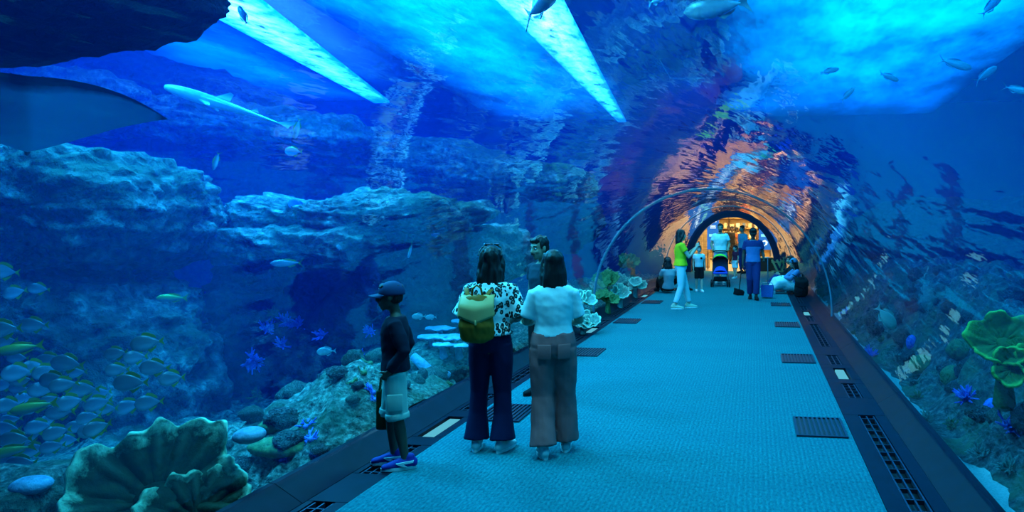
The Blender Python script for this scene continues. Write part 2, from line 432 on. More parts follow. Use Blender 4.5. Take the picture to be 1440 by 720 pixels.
# ------------------------------------------------------------------ floor, side channels, grates
XL, XR = -2.55, 0.80
fl = MB().box(((XL + XR) / 2, (Y0 + Y1) / 2 + 0.3, -0.05), (XR - XL, Y1 - Y0 + 0.6, 0.1)).build('floor', M_CARPET); finish(fl, None, None, None, 'structure')
GAP = 0.006
M_LAMPW = emit('channel_lamp', (0.15, 0.75, 1.0), 0.32)
def channel(side, edge, outer, name, lamps, vents):
    """flat cover plates, then a curb leaning up to the acrylic"""
    sg = 1 if side == 'right' else -1
    root = empty(name); root['kind'] = 'structure'
    lo = edge; flat = outer - sg * 0.17
    cx = (lo + flat) / 2; wd = abs(flat - lo) - GAP
    ay = 0.45 if sg > 0 else 0.5
    cuts = [Y0]
    y = Y0
    slots = sorted([(l, 'lamp') for l in lamps] + [(v, 'vent') for v in vents] + [(l + d, 'grate') for l in lamps for d in (-0.86, 0.86)])
    inset = cx + sg * 0.02
    hw = 0.075
    # plates run between the openings, full width; strips beside the openings
    ops = []
    for yc, k in slots:
        L = {'lamp': 0.62, 'vent': 2.3, 'grate': 0.66}[k]; ops.append((yc - L / 2, yc + L / 2, k))
    cur = Y0
    def plate(x0, x1, a, b):
        MB().box(((x0 + x1) / 2, (a + b) / 2, -0.05), (abs(x1 - x0), b - a - GAP, 0.094)).build('cover_plate', M_CHAN, root)
    for a, b, k in ops:
        if a > cur: plate(lo + sg * GAP, flat, cur, a)
        plate(lo + sg * GAP, inset - sg * hw, a, b); plate(inset + sg * hw, flat, a, b)
        cur = b
    plate(lo + sg * GAP, flat, cur, Y1 + 0.2)
    # curb in lengths
    cy0 = Y0
    while cy0 < Y1:
        cy1 = min(cy0 + 3.05, Y1)
        m = MB(); a, b = cy0, cy1 - GAP
        p = [(flat, 0.0), (outer + sg * 0.02, 0.115), (outer + sg * 0.06, 0.115), (outer + sg * 0.06, -0.5), (flat, -0.1)]
        vs = [(x, a, z) for x, z in p] + [(x, b, z) for x, z in p]; n = len(p)
        m.add(vs, [tuple(range(n)), tuple(range(2 * n - 1, n - 1, -1))] + [(i, n + i, n + (i + 1) % n, (i + 1) % n) for i in range(n)])
        m.build('curb', M_CHAN, root); cy0 = cy1
    words = ['first', 'second', 'third', 'fourth', 'fifth', 'sixth', 'seventh', 'eighth', 'ninth', 'tenth']
    seen = {}
    for a, b, k in reversed(ops):
        nth = words[seen.get(k, 0)]; seen[k] = seen.get(k, 0) + 1; where = ('coral wall' if sg < 0 else 'reef side')
        if k == 'lamp':
            t_ = empty('channel_light', (inset, (a + b) / 2, -0.03), 0, 'slim lit light bar in the %s beside the carpet' % name.replace('_', ' '), 'light', 'light bars in the side channels')
            t_['label'] = 'slim lit light bar in the %s channel, %s from the hall' % (where, nth)
            MB().box((0, 0, -0.03), (2 * hw - 0.01, b - a - 0.01, 0.03)).build('housing', M_CHAN, t_)
            MB().rbox((0, 0, 0.0), (2 * hw - 0.045, b - a - 0.06, 0.03), 0.008, 2).build('lens', M_LAMPW, t_)
        else:
            t_ = empty('channel_grate', (inset, (a + b) / 2, -0.03), 0, None, 'grate', 'grates in the side channels')
            t_['label'] = '%s dark slotted grate in the %s channel, %s of its size from the hall' % ('long' if k == 'vent' else 'short', where, nth)
            MB().box((0, 0, -0.05), (2 * hw - 0.01, b - a - 0.01, 0.02)).build('tray', M_BLACK, t_)
            nb = int((b - a) / (0.19 if k == 'vent' else 0.11))
            sl = MB().box((0, 0, 0), (2 * hw - 0.02, 0.012, 0.03)).mesh('slat', M_GRATE, False)
            for i in range(nb):
                link_mesh('slat', sl, t_, (0, -(b - a) / 2 + (b - a) * (i + 0.5) / nb, 0.005))
            for s_ in (-1, 0, 1):
                MB().box((s_ * (hw - 0.012), 0, 0.005), (0.012, b - a - 0.012, 0.03)).build('rail', M_GRATE, t_)
    return root
channel('left', XL, XC - RT, 'trim_1', [0.2, 5.9, 11.6, 17.3], [3.05, 8.75, 14.45, 20.1])
channel('right', XR, XC + RT, 'trim_2', [2.9, 8.6, 14.3, 20.0], [0.1, 5.6, 11.6, 17.2])
def floor_grate(x, y, lab):
    t_ = empty('floor_grate', (x, y, 0.0), 0, lab, 'grate', 'floor grates along the carpet')
    MB().box((0, 0, 0.003), (0.42, 0.58, 0.004)).build('pan', M_BLACK, t_)
    for s_ in (-1, 1):
        MB().box((s_ * 0.2, 0, 0.008), (0.02, 0.58, 0.014)).build('rail', M_GRATE, t_)
        MB().box((0, s_ * 0.28, 0.008), (0.38, 0.02, 0.014)).build('rail', M_GRATE, t_)
    sl = MB().box((0, 0, 0.009), (0.019, 0.54, 0.012)).mesh('slat', M_GRATE, False)
    for i in range(9): link_mesh('slat', sl, t_, (-0.16 + 0.04 * i, 0, 0))
for k in range(6):
    y = 6.27 + 3.15 * k
    nth = ['sixth', 'fifth', 'fourth', 'third', 'second', 'first'][k]
    floor_grate(0.55, y, 'dark slatted floor grate in the carpet on the reef side, %s from the hall' % nth)
    floor_grate(-2.29, y + 0.1, 'dark slatted floor grate in the carpet on the coral wall side, %s from the hall' % nth)
# ------------------------------------------------------------------ sea bed and rocks
def fbm(p, f, o=4, H=0.9):
    return noise.fractal(Vector((p[0] * f, p[1] * f, p[2] * f)), H, 2.1, o, noise_basis='PERLIN_ORIGINAL')
def bed(name, x0, x1, y0, y1, hfun, mat, nx, ny, label, pw=1.0):
    m = MB()
    def fn(u, v):
        x = x0 + (x1 - x0) * u ** pw; y = y0 + (y1 - y0) * v
        return (x, y, hfun(x, y))
    m.grid(fn, nx, ny); o = m.build(name, mat, smooth=True)
    return finish(o, None, None, None, 'structure')
def g2(x, y, cx, cyy, r, ry=None):
    ry = ry or r
    return math.exp(-((x - cx) / r) ** 2 - ((y - cyy) / ry) ** 2)
def h_left(x, y):
    d = (XC - RT - 0.07) - x
    rough = 0.16 * fbm((x, y, 3), 0.9, 5, 0.7) + 0.09 * abs(fbm((x, y, 8), 2.6, 4, 0.6)) + 0.03 * fbm((x, y, 1), 9, 3, 0.6)
    z = -0.18 + 0.62 * g2(x, y, -3.7, 6.3, 0.75, 1.1) - 0.25 * g2(x, y, -3.6, 3.9, 0.8, 0.9)
    z += 0.35 * g2(x, y, -4.0, 9.2, 1.0, 1.1) + 0.5 * g2(x, y, -3.9, 13.8, 0.9, 2.2) + 0.5 * g2(x, y, -4.0, 18.5, 0.9, 3.0)
    k = min(1.0, max(0.15, d / 0.35))
    z -= 0.25 * min(1, max(0, (d - 1.6) / 2))
    return z + rough * k * (1.3 - 0.5 * min(1, d / 6))
bed('ground', XC - RT - 0.07, TX0, 0.5, 26, h_left, M_RUBBLE, 130, 230, '', 2.2)
def h_right(x, y):
    d = x - (XC + RT + 0.07)
    rough = 0.26 * fbm((x, y, 13), 0.9, 5, 0.7) + 0.15 * abs(fbm((x, y, 4), 2.2, 4, 0.6)) + 0.04 * fbm((x, y, 2), 8, 3, 0.6)
    s_ = min(1.0, max(0.0, (d - 0.12) / 1.3)); s_ = s_ * s_ * (3 - 2 * s_)
    z = 0.0 + 0.95 * s_ - 0.5 * min(1, max(0, (d - 2.2) / 4))
    return z + rough * min(1.0, max(0.0, (d - 0.1) / 0.4))
bed('ground', XC + RT + 0.07, TX1, 0.5, 26, h_right, rock_mat('reef_slope', (0.05, 0.07, 0.07), (0.22, 0.27, 0.25), (0.16, 0.26, 0.14), 2.0), 130, 230, '', 2.2)
m = MB()
def sandfn(u, v):
    y = 2.2 + 22 * v; w_ = max(0.015, 0.10 + 0.22 * noise.noise(Vector((y * 0.9, 2.0, 0))) + 0.05 * noise.noise(Vector((y * 5, 0, 0))))
    x = XC + RT + 0.075 + w_ * u; return (x, y, max(h_right(x, y), 0.0) + 0.05 - 0.05 * u)
m.grid(sandfn, 6, 260); finish(m.build('ground', M_SAND, smooth=True), None, None, None, 'structure')
def rock(c, rad, seed, label, work, mat=None, sub=5, rz=0.0, amp=0.3, flat=0.0, strata=0.10, tilt=(0, 0), freq=0.7):
    bm = bmesh.new(); bmesh.ops.create_icosphere(bm, subdivisions=sub, radius=1.0)
    R = Euler((tilt[0], tilt[1], rz)).to_matrix()
    rm = (rad[0] * rad[1] * rad[2]) ** (1 / 3)
    off = Vector((seed * 13.7, seed * 5.1, seed * 9.3))
    for v in bm.verts:
        p = v.co.copy()
        # squarer than a ball, with a flattened top
        q = max(abs(p.x), abs(p.y), abs(p.z)); p = p * (1 + 0.22 * (1 / max(q, 0.58) - 1))
        if p.z > 0 and flat: p.z *= (1 - flat * (p.z))
        P = Vector((p.x * rad[0], p.y * rad[1], p.z * rad[2]))
        n = v.co.normalized()
        w_ = P + off
        d = amp * rm * (fbm(w_, freq / rm, 5, 0.85)) + 0.13 * rm * (abs(fbm(w_, 2.3 / rm + 0.5, 4, 0.7)) - 0.25)
        st = math.sin((P.z + 0.25 * fbm(w_, 0.8, 2) + 0.12 * P.x) * 2 * math.pi / 0.42)
        d += strata * (0.5 - abs(st)) * 0.5
        d += 0.035 * fbm(w_, 6.0, 4, 0.6)
        v.co = R @ (P + Vector((n.x, n.y, n.z * 0.7)) * d)
    me = bpy.data.meshes.new('reef_rock'); bm.to_mesh(me); bm.free()
    me.materials.append(mat or M_ROCK); me.polygons.foreach_set('use_smooth', [True] * len(me.polygons))
    o = link_mesh('boulder' if work else 'reef_rock', me, work, c)
    return finish(o, label, None if work else 'rock', None if work else 'loose rocks of the reef')
WK1 = empty('rockwork', (0, 0, 0), 0, 'massive rounded rockwork under the swimming ray, behind the fish school', 'rockwork')
WK2 = empty('rockwork', (0, 0, 0), 0, 'middle rockwork with a pale flat ledge and blue corals on its dark face', 'rockwork')
WK3 = empty('rockwork', (0, 0, 0), 0, 'hazy distant rockwork of long ledges under the bright strip of light', 'rockwork')
rock(at(85, 292, 8.0), (1.62, 1.3, 0.78), 1, 'rounded boulder on top', WK1, flat=0.15, amp=0.22, sub=6)
rock(at(95, 510, 7.9), (1.62, 1.3, 1.30), 2, 'broad dark lower boulder', WK1, flat=0.1, amp=0.25, sub=6)
rock(at(515, 302, 9.6), (1.75, 1.3, 0.36), 3, 'pale flat ledge', WK2, strata=0.14, flat=0.3, amp=0.25, sub=6)
rock(at(440, 342, 9.1), (1.22, 1.0, 0.30), 4, 'lower lip of the ledge', WK2, strata=0.14, flat=0.2, sub=6)
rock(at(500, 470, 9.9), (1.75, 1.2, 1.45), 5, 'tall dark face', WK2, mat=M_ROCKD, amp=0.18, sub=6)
rock(at(330, 455, 8.9), (0.5, 0.5, 0.52), 6, 'small dark boulder in the gap', WK2, mat=M_ROCKD)
rock(at(640, 350, 10.6), (1.2, 1.0, 0.5), 7, 'low pale shoulder', WK2, strata=0.14)
rock(at(330, 180, 13.0), (2.7, 1.4, 0.42), 8, 'long weathered ledge', WK3, tilt=(0, 0.10), strata=0.16)
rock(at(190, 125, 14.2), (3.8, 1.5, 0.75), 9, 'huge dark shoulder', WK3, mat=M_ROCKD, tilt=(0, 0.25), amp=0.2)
rock(at(30, 150, 12.0), (2.2, 1.2, 0.55), 10, 'mossy ledge', WK3, strata=0.15)
rock(at(620, 235, 14.6), (3.2, 1.4, 0.5), 11, 'long sloping ledge', WK3, tilt=(0, 0.14), strata=0.16)
rock(at(700, 300, 18.0), (2.6, 1.6, 1.0), 12, 'far sloping boulder', WK3, tilt=(0, 0.12), mat=M_ROCKD)
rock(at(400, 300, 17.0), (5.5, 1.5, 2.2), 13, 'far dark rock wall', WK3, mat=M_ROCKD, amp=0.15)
rock(at(60, -8, 5.0), (1.12, 0.75, 0.40), 14, 'overhanging rock above the ray, coloured black for its shade', None, mat=M_ROCK_SHADE, amp=0.2, tilt=(0, -0.12))
rock(at(1430, 330, 15.0), (3.2, 1.6, 0.65), 15, 'faint distant rock beyond the reef slope', None, mat=M_ROCKD)
rock(at(8, 716, 4.3), (0.38, 0.4, 0.24), 16, 'rough low rock at the foot of the glass beside the ruffled coral', None, sub=4, mat=M_RUBBLE)
rock(at(668, 515, 9.4), (0.6, 0.6, 0.45), 17, 'coral crusted foot', WK2, mat=M_RUBBLE)
rock(at(600, 530, 8.4), (0.5, 0.5, 0.4), 18, 'rounded foot under the table corals', WK2, mat=M_RUBBLE)
# loose stones strewn over the mound and the reef slope
STONES = []
for k in range(6):
    bm = bmesh.new(); bmesh.ops.create_icosphere(bm, subdivisions=3, radius=1.0)
    for v in bm.verts:
        q = v.co.copy(); v.co = q * (1 + 0.35 * fbm(q + Vector((k * 9.1, 0, 0)), 1.3, 3) + 0.12 * abs(fbm(q + Vector((0, k * 5.0, 0)), 4.0, 3)))
        v.co.z *= 0.65
    me = bpy.data.meshes.new('rubble_stone'); bm.to_mesh(me); bm.free(); me.materials.append(M_RUBBLE if k % 2 else M_ROCK)
    me.polygons.foreach_set('use_smooth', [True] * len(me.polygons)); STONES.append(me)
rnd = random.Random(21)
def strew(n, x0, x1, y0, y1, h, lab, grp, keep):
    put = []
    for i in range(n * 4):
        x = rnd.uniform(x0, x1); y = rnd.uniform(y0, y1); r_ = rnd.uniform(0.05, 0.16)
        if not keep(x, r_) or any(math.hypot(x - a, y - b) < 1.35 * (r_ + c_) for a, b, c_ in put): continue
        put.append((x, y, r_))
        o = link_mesh('rubble_stone', STONES[i % 6], None, (x, y, h(x, y) + r_ * 0.25), (0, 0, rnd.uniform(0, 6)), (r_, r_ * rnd.uniform(0.7, 1.0), r_ * rnd.uniform(0.7, 1.3)))
        finish(o, lab, 'stone', grp)
        if len(put) >= n: break
strew(46, -4.4, -3.2, 5.0, 8.6, h_left, 'lumpy rubble stone on the sea bed under the rock ledges', 'rubble under the rock ledges', lambda x, r_: x < XC - RT - 0.1 - r_ * 1.4)
strew(80, 1.6, 3.2, 2.8, 13.0, h_right, 'lumpy crusted stone on the reef slope', 'stones of the reef slope', lambda x, r_: x > XC + RT + 0.25 + r_ * 1.4)
# ------------------------------------------------------------------ corals
bpy.context.view_layer.update()
TARGETS = [o for o in COL.objects if o.type == 'MESH' and (o.name.startswith('boulder') or o.name.startswith('ground') or o.name.startswith('reef_rock'))]
def hit(px, py, tmax=30.0, tmin=2.0):
    r = ray(px, py); L = r.length; d = r / L; best = None
    for o in TARGETS:
        org = Vector((0, 0, CAMH)) + d * tmin
        mw = o.matrix_world.inverted(); lo = mw @ org; ld = (mw.to_3x3() @ d)
        ok, loc, nor, _ = o.ray_cast(lo, ld)
        if ok:
            wl = o.matrix_world @ loc; dist = (wl - org).length
            if best is None or dist < best[0]: best = (dist, wl, (o.matrix_world.to_3x3() @ nor).normalized())
    if best is None or best[0] > tmax: return at(px, py, 8.0), Vector((0, 0, 1))
    return best[1], best[2]
def coral_mat(name, dark, light, rim=None, sc=14.0):
    t = NT(name); v = t.coords(); f = t.noise(v, sc, 5, 0.7)
    c = t.ramp(f, [(0.3, dark), (0.7, light)])
    if rim:
        rg = t.new('ShaderNodeAttribute', _attribute_name='ridge')
        c = t.mix(t.math('MULTIPLY', rg.outputs['Fac'], 0.32), c, tuple(0.45 * x for x in rim))
        at_ = t.new('ShaderNodeAttribute', _attribute_name='rim')
        k = t.math('MULTIPLY', at_.outputs['Fac'], t.math('ADD', t.math('MULTIPLY', f, 0.8), 0.6))
        c = t.mix(t.ramp(k, [(0.76, (0, 0, 0)), (1.0, (1, 1, 1))]), c, rim)
    t.base(c, 0.7, 0, 0.3); t.bump(f, 0.6, 0.03); return t.m
def sheet_coral(name, root, mat, R=0.6, arc=(0.0, 1.0), ruff=0.12, nr=22, nt=110, cup=0.55, lobes=9, seed=0.0, thick=0.022, M=None, off=(0, 0, 0), ridge=0.0):
    """one ruffled fan of coral, growing out from a stalk"""
    m = MB(); rim = []; rdg = []
    M = M or Matrix.Identity(3)
    def fn(u, v):
        th = 2 * math.pi * (arc[0] + (arc[1] - arc[0]) * u)
        edge = 1 + 0.09 * math.sin(th * lobes / 2 + seed) + 0.07 * noise.noise(Vector((math.cos(th) * 2.6, math.sin(th) * 2.6, seed))) + 0.03 * noise.noise(Vector((math.cos(th) * 9, math.sin(th) * 9, seed)))
        r = R * edge * (0.04 + 0.96 * v)
        ru = ruff * R * v ** 1.6 * (math.sin(th * lobes + seed + 1.5 * noise.noise(Vector((math.cos(th), math.sin(th), seed)))) + 0.5 * math.sin(th * lobes * 2.1 + 2 * seed))
        ru += ridge * R * math.sin(th * lobes * 2.0 + seed * 3) * min(1.0, v * 1.6) * (1 - 0.4 * v)
        z = cup * R * (v ** 1.35) + ru + 0.012 * noise.noise(Vector((r * 14, th * 6, seed)))
        rr = r * (1 - 0.10 * v ** 5) + 0.35 * ru
        return M @ Vector((rr * math.cos(th), rr * math.sin(th), z)) + Vector(off)
    full = abs(arc[1] - arc[0]) >= 0.999
    m.grid(fn, nt, nr, full)
    for j in range(nr):
        for i in range(nt):
            th = 2 * math.pi * (arc[0] + (arc[1] - arc[0]) * i / (nt - (0 if full else 1))); v = j / (nr - 1)
            rim.append(v); rdg.append(max(0.0, math.sin(th * lobes * 2.0 + seed * 3)) ** 3 * min(1, max(0, v - 0.25) * 1.6) if ridge else 0.0)
    me = m.mesh(name, mat, True)
    a = me.attributes.new('rim', 'FLOAT', 'POINT'); a.data.foreach_set('value', rim)
    b = me.attributes.new('ridge', 'FLOAT', 'POINT'); b.data.foreach_set('value', rdg)
    o = link_mesh(name, me, root); md = o.modifiers.new('thickness', 'SOLIDIFY'); md.thickness = thick; md.offset = 0
    return o
def stalk(root, mat, r=0.06, h=0.3):
    m = MB(); m.tube([(0, 0, -h), (0, 0, -h * 0.4), (0, 0, 0.05)], [r * 1.6, r, r * 1.4], 14); return m.build('stalk', mat, root, True)
M_RUFF = coral_mat('ruffled_coral', (0.004, 0.012, 0.006), (0.035, 0.055, 0.015), (0.62, 1.0, 0.62), 12.0)
M_BLUEC = coral_mat('blue_coral', (0.05, 0.08, 0.8), (0.25, 0.40, 1.0), None, 25)
M_TABLE = coral_mat('pale_blue_coral', (0.12, 0.28, 0.42), (0.35, 0.62, 0.8), None, 20)
M_GREENC = coral_mat('green_coral', (0.04, 0.11, 0.04), (0.20, 0.34, 0.11), None, 22)
M_LIME = coral_mat('lime_coral', (0.05, 0.16, 0.04), (0.10, 0.32, 0.05), (0.30, 0.80, 0.12), 8)
M_PALEC = coral_mat('pale_coral', (0.12, 0.22, 0.2), (0.32, 0.5, 0.42), (0.6, 0.8, 0.6), 20)
# the great ruffled coral in front
c = at(222, 708, 4.4)
root = empty('ruffled_coral', c, 0, 'large dark green ruffled coral with a pale wavy rim at the glass', 'coral')
face = -Vector((ray(228, 660).x, ray(228, 660).y, 0)).normalized()
def tilt_to(dirv, ang):
    ax = Vector((0, 0, 1)).cross(Vector(dirv)).normalized(); return Matrix.Rotation(ang, 3, ax)
rgt = Vector((-face.y, face.x, 0))
sheet_coral('fan', root, M_RUFF, 0.515, (0, 1), 0.085, 30, 220, 0.30, 8, 0.7, 0.03, tilt_to(face, 0.95), (0, 0, 0), 0.05)
sheet_coral('fan', root, M_RUFF, 0.32, (0, 1), 0.085, 26, 180, 0.38, 7, 2.1, 0.028, tilt_to(face, 0.80), face * 0.13 + rgt * 0.20 + Vector((0, 0, -0.10)), 0.05)
stalk(root, M_RUFF, 0.09, 0.55)
# spiky blue corals on the rocks
def spiky(name, px, py, size, mat, label, group, n=34, seed=1, up=0.4):
    rnd = random.Random(seed); p, nr = hit(px, py)
    m = MB(); nr = (nr + Vector((0, 0, up)) - ray(px, py) * 0.3).normalized()
    for i in range(n):
        d = Vector((rnd.gauss(0, 1), rnd.gauss(0, 1), rnd.gauss(0, 1))).normalized()
        if d.dot(nr) < -0.1: d = d - nr * 2 * d.dot(nr)
        d = (d + nr * 0.35).normalized(); L = size * rnd.uniform(0.45, 1.0)
        b = d * L * 0.55; e = b + (d + Vector((rnd.uniform(-.5, .5), rnd.uniform(-.5, .5), rnd.uniform(-.2, .6)))).normalized() * L * 0.5
        w_ = size * 0.085
        m.tube([(0, 0, 0), tuple(b), tuple(e)], [w_, w_ * 0.8, w_ * 0.55], 5, closed_cap=1.0)
        f = b + (d + Vector((rnd.uniform(-1, 1), rnd.uniform(-1, 1), rnd.uniform(-.4, .8)))).normalized() * L * 0.35
        m.tube([tuple(b * 0.9), tuple(f)], [w_ * 0.7, w_ * 0.5], 5, closed_cap=1.0)
    m.ell((0, 0, 0), (size * 0.22,) * 3, 8, 6)
    o = m.build(name, mat, None, True, p - nr * size * 0.06); return finish(o, label, 'coral', group)
G1 = 'blue branching corals on the rock face'
for i, (px, py, s_) in enumerate([(356, 506, 0.19), (374, 463, 0.15), (402, 453, 0.15), (420, 456, 0.13), (398, 486, 0.15), (452, 472, 0.13), (362, 512, 0.12), (521, 466, 0.12), (505, 500, 0.11)]):
    spiky('blue_coral', px, py, s_, M_BLUEC, 'bright blue branching coral clinging to the tall rock face', G1, 30, 30 + i)
for i, (px, py, s_) in enumerate([(430, 600, 0.10), (437, 618, 0.11), (524, 552, 0.10), (526, 562, 0.09)]):
    spiky('blue_coral', px, py, s_, M_BLUEC, 'deep blue branching coral on the rubble mound at the glass', 'blue corals on the rubble mound', 34, 60 + i)
spiky('blue_coral', 396, 648, 0.085, M_BLUEC, 'deep blue branching coral tucked low beside the ruffled coral', None, 34, 71)
for i, (px, py, s_) in enumerate([(386, 442, 0.16), (362, 556, 0.15), (520, 512, 0.12), (512, 525, 0.12), (500, 535, 0.10), (548, 590, 0.10), (640, 545, 0.12), (610, 560, 0.12), (660, 520, 0.14)]):
    spiky('green_coral', px, py, s_, M_GREENC, 'small olive green branching coral among the rocks', 'green branching corals', 26, 80 + i)
# rounded and plate corals
def blob(name, px, py, r, mat, label, group=None, t_=None, seed=1, amp=0.12, fr=9):
    p = at(px, py, t_) if t_ else hit(px, py)[0]
    m = MB(); m.ell((0, 0, 0), r, 28, 18)
    m.v = [tuple(Vector(v) * (1 + amp * noise.noise(Vector(v) * fr + Vector((seed, 0, 0))) + 0.4 * amp * noise.noise(Vector(v) * fr * 3))) for v in m.v]
    o = m.build(name, mat, None, True, p); return finish(o, label, 'coral', group)
blob('dome_coral', 350, 612, (0.10, 0.10, 0.05), M_TABLE, 'smooth pale blue dome coral beside the ruffled coral', seed=2, amp=0.06, t_=4.6)
blob('dome_coral', 44, 682, (0.11, 0.1, 0.05), M_TABLE, 'low pale blue mound coral beyond the rough rock', seed=3, amp=0.06)
blob('brain_coral', 386, 600, (0.13, 0.11, 0.07), M_GREENC, 'mossy green brain coral behind the dome coral', seed=4)
blob('brain_coral', 392, 628, (0.24, 0.16, 0.075), M_GREENC, 'long mossy green coral bank beside the ruffled coral', seed=5)
blob('brain_coral', 1297, 514, (0.15, 0.15, 0.12), M_GREENC, 'oval green brain coral on the reef slope', seed=6, amp=0.08, fr=18)
blob('brain_coral', 1342, 530, (0.14, 0.14, 0.12), M_GREENC, 'round green brain coral on the reef slope under the lime coral', seed=7, amp=0.08, fr=18)
blob('dome_coral', 1398, 582, (0.10, 0.10, 0.13), M_BLUEC, 'bright blue dome coral on the reef slope', seed=8, amp=0.1)
blob('brain_coral', 1352, 492, (0.16, 0.16, 0.12), M_GREENC, 'dull green coral knob beside the lime coral', seed=9)
blob('dome_coral', 1282, 482, (0.07, 0.07, 0.10), M_BLUEC, 'small blue coral knob on the crest of the reef slope', seed=10)
def table_coral(px, py, r, label, t_):
    root = empty('table_coral', at(px, py, t_), 0, label, 'coral', 'table corals on the rounded rock')
    m = MB(); m.ell((0, 0, 0), (r, r * 0.8, 0.022), 30, 8); m.v = [(v[0] * (1 + 0.1 * math.sin(5 * math.atan2(v[1], v[0]))), v[1], v[2] + 0.02 * noise.noise(Vector(v) * 12)) for v in m.v]
    m.build('plate', M_TABLE, root, True)
    m = MB(); m.tube([(0, 0, -0.01), (0.01, 0.02, -0.14)], [0.03, 0.045], 10); m.build('stalk', M_TABLE, root, True)
for px, py, r, t_ in ((618, 462, 0.19, 8.6), (632, 474, 0.24, 8.3), (606, 474, 0.17, 8.2), (622, 485, 0.12, 8.0), (644, 486, 0.13, 8.1), (650, 452, 0.15, 8.9)):
    table_coral(px, py, r, 'pale blue flat table coral between the boy and the woman with the backpack', t_)
# tilted pale slab corals under the tables
root = empty('slab_coral', at(605, 522, 7.9), 0, 'pale blue forked slab coral lying on the rubble', 'coral')
m = MB(); m.tube([(-0.20, 0, 0.16), (-0.08, 0, 0.06), (0.0, 0, -0.02), (0.22, -0.02, -0.03)], [(0.03, 0.05), (0.05, 0.06), (0.07, 0.07), (0.04, 0.04)], 12); m.build('arm', M_TABLE, root, True)
m = MB(); m.tube([(0.0, 0, -0.02), (-0.12, 0.05, -0.06), (-0.25, 0.1, -0.07)], [(0.06, 0.06), (0.08, 0.05), (0.05, 0.03)], 12); m.build('arm', M_TABLE, root, True)
# leafy corals at the glass near the joint
def leafy(px, py, t_, R, mat, label, group=None, seed=0, n=4, sp=0.7):
    p = at(px, py, t_); root = empty('leaf_coral', p, 0, label, 'coral', group); rnd = random.Random(seed)
    for i in range(n):
        a = rnd.uniform(0, 6.28); o_ = Vector((math.cos(a) * R * sp * (i > 0), math.sin(a) * R * sp * (i > 0), rnd.uniform(-0.2, 0.3) * R))
        f = -ray(px, py); f = Vector((f.x, f.y, 0)).normalized(); f = Matrix.Rotation(rnd.uniform(-0.8, 0.8), 3, 'Z') @ f
        sheet_coral('leaf', root, mat, R * rnd.uniform(0.6, 0.95), (0, 1), 0.10, 10, 48, 0.6, 7, seed + i * 1.7, 0.016, tilt_to(f, rnd.uniform(0.5, 1.1)), o_)
    m = MB(); m.tube([(0, 0, -R * 1.4), (0, 0, -R * 0.5), (0, 0, 0.02)], [R * 0.3, R * 0.22, R * 0.3], 10); m.build('stalk', mat, root, True)
leafy(815, 424, 11.9, 0.19, M_PALEC, 'pale yellow green leafy coral beside the tunnel joint', None, 3)
leafy(820, 455, 11.4, 0.20, M_PALEC, 'pale ruffled leafy coral low at the glass behind the woman in the white tee', None, 7)
leafy(855, 420, 13.9, 0.20, M_GREENC, 'green leafy coral past the tunnel joint', None, 12)
leafy(872, 418, 15.0, 0.24, M_PALEC, 'pale leafy coral mound past the tunnel joint', None, 14, 6)
leafy(852, 395, 14.8, 0.22, M_GREENC, 'tall green leafy coral behind the pale mound', None, 18, 5)
leafy(893, 402, 17.0, 0.22, M_PALEC, 'pale leafy coral by the seated people', None, 21, 4)
leafy(890, 372, 18.5, 0.26, M_GREENC, 'green leafy coral high behind the seated people', None, 25, 5)
# lime coral on the reef slope
p = at(1412, 492, 5.2); root = empty('lime_coral', p, 0, 'big lime green folded sheet coral on the reef slope', 'coral')
f = -ray(1400, 480); f = Vector((f.x, f.y, 0)).normalized(); sd = Vector((f.y, -f.x, 0))
sheet_coral('fold', root, M_LIME, 0.24, (0, 1), 0.12, 16, 90, 0.42, 5, 1.0, 0.02, tilt_to(f, 0.95), f * 0.02 - sd * -0.02 + Vector((0, 0, 0.05)))
sheet_coral('fold', root, M_LIME, 0.17, (0, 1), 0.14, 14, 70, 0.5, 5, 2.6, 0.02, tilt_to(f, 0.8), f * 0.12 - sd * 0.22 + Vector((0, 0, -0.08)))
sheet_coral('fold', root, M_LIME, 0.15, (0, 1), 0.14, 14, 70, 0.5, 5, 4.0, 0.02, tilt_to(f, 1.2), f * 0.15 - sd * 0.05 + Vector((0, 0, -0.10)))
stalk(root, M_LIME, 0.05, 0.4)
for i, (px, py) in enumerate([(1200, 470), (1262, 505), (1225, 500), (1290, 560), (1380, 640), (1420, 600), (1340, 600), (1305, 590), (1190, 440), (1240, 480), (1420, 660), (1360, 560)]):
    spiky('reef_coral', px, py, 0.09 + 0.03 * (i % 3), (M_GREENC, M_PALEC, M_BLUEC)[i % 3], ('small green branching coral on the reef slope', 'small pale branching coral on the reef slope', 'small blue branching coral on the reef slope')[i % 3], 'branching corals on the reef slope', 24, 120 + i)
# pale sand patches against the glass are part of the bed; three small tank lamps low in the gap
ML = emit('tank_lamp', (0.75, 1.0, 0.9), 30.0)
for i, (px, py) in enumerate([(287, 273), (293, 274), (299, 274)]):
    r = empty('tank_lamp', at(px, py, 12.0), 0, 'tiny bright underwater lamp in the gap beside the massive boulder', 'lamp', 'underwater lamps in the gap')
    MB().ell((0, 0, 0), (0.022, 0.022, 0.02), 10, 7).build('bulb', ML, r, True)
    MB().tube([(0, 0.02, 0), (0, 0.12, 0)], [0.035, 0.035], 10).build('housing', M_BLACK, r, True)
r = empty('tank_lamp', at(317, 328, 11.0), 0, 'bright underwater spotlight low in the gap beside the ledge', 'lamp')
MB().ell((0, 0, 0), (0.04, 0.04, 0.03), 10, 7).build('bulb', emit('tank_spot', (0.55, 0.95, 1.0), 40.0), r, True)
MB().tube([(0, 0.03, 0), (0, 0.16, 0)], [0.06, 0.06], 10).build('housing', M_BLACK, r, True)
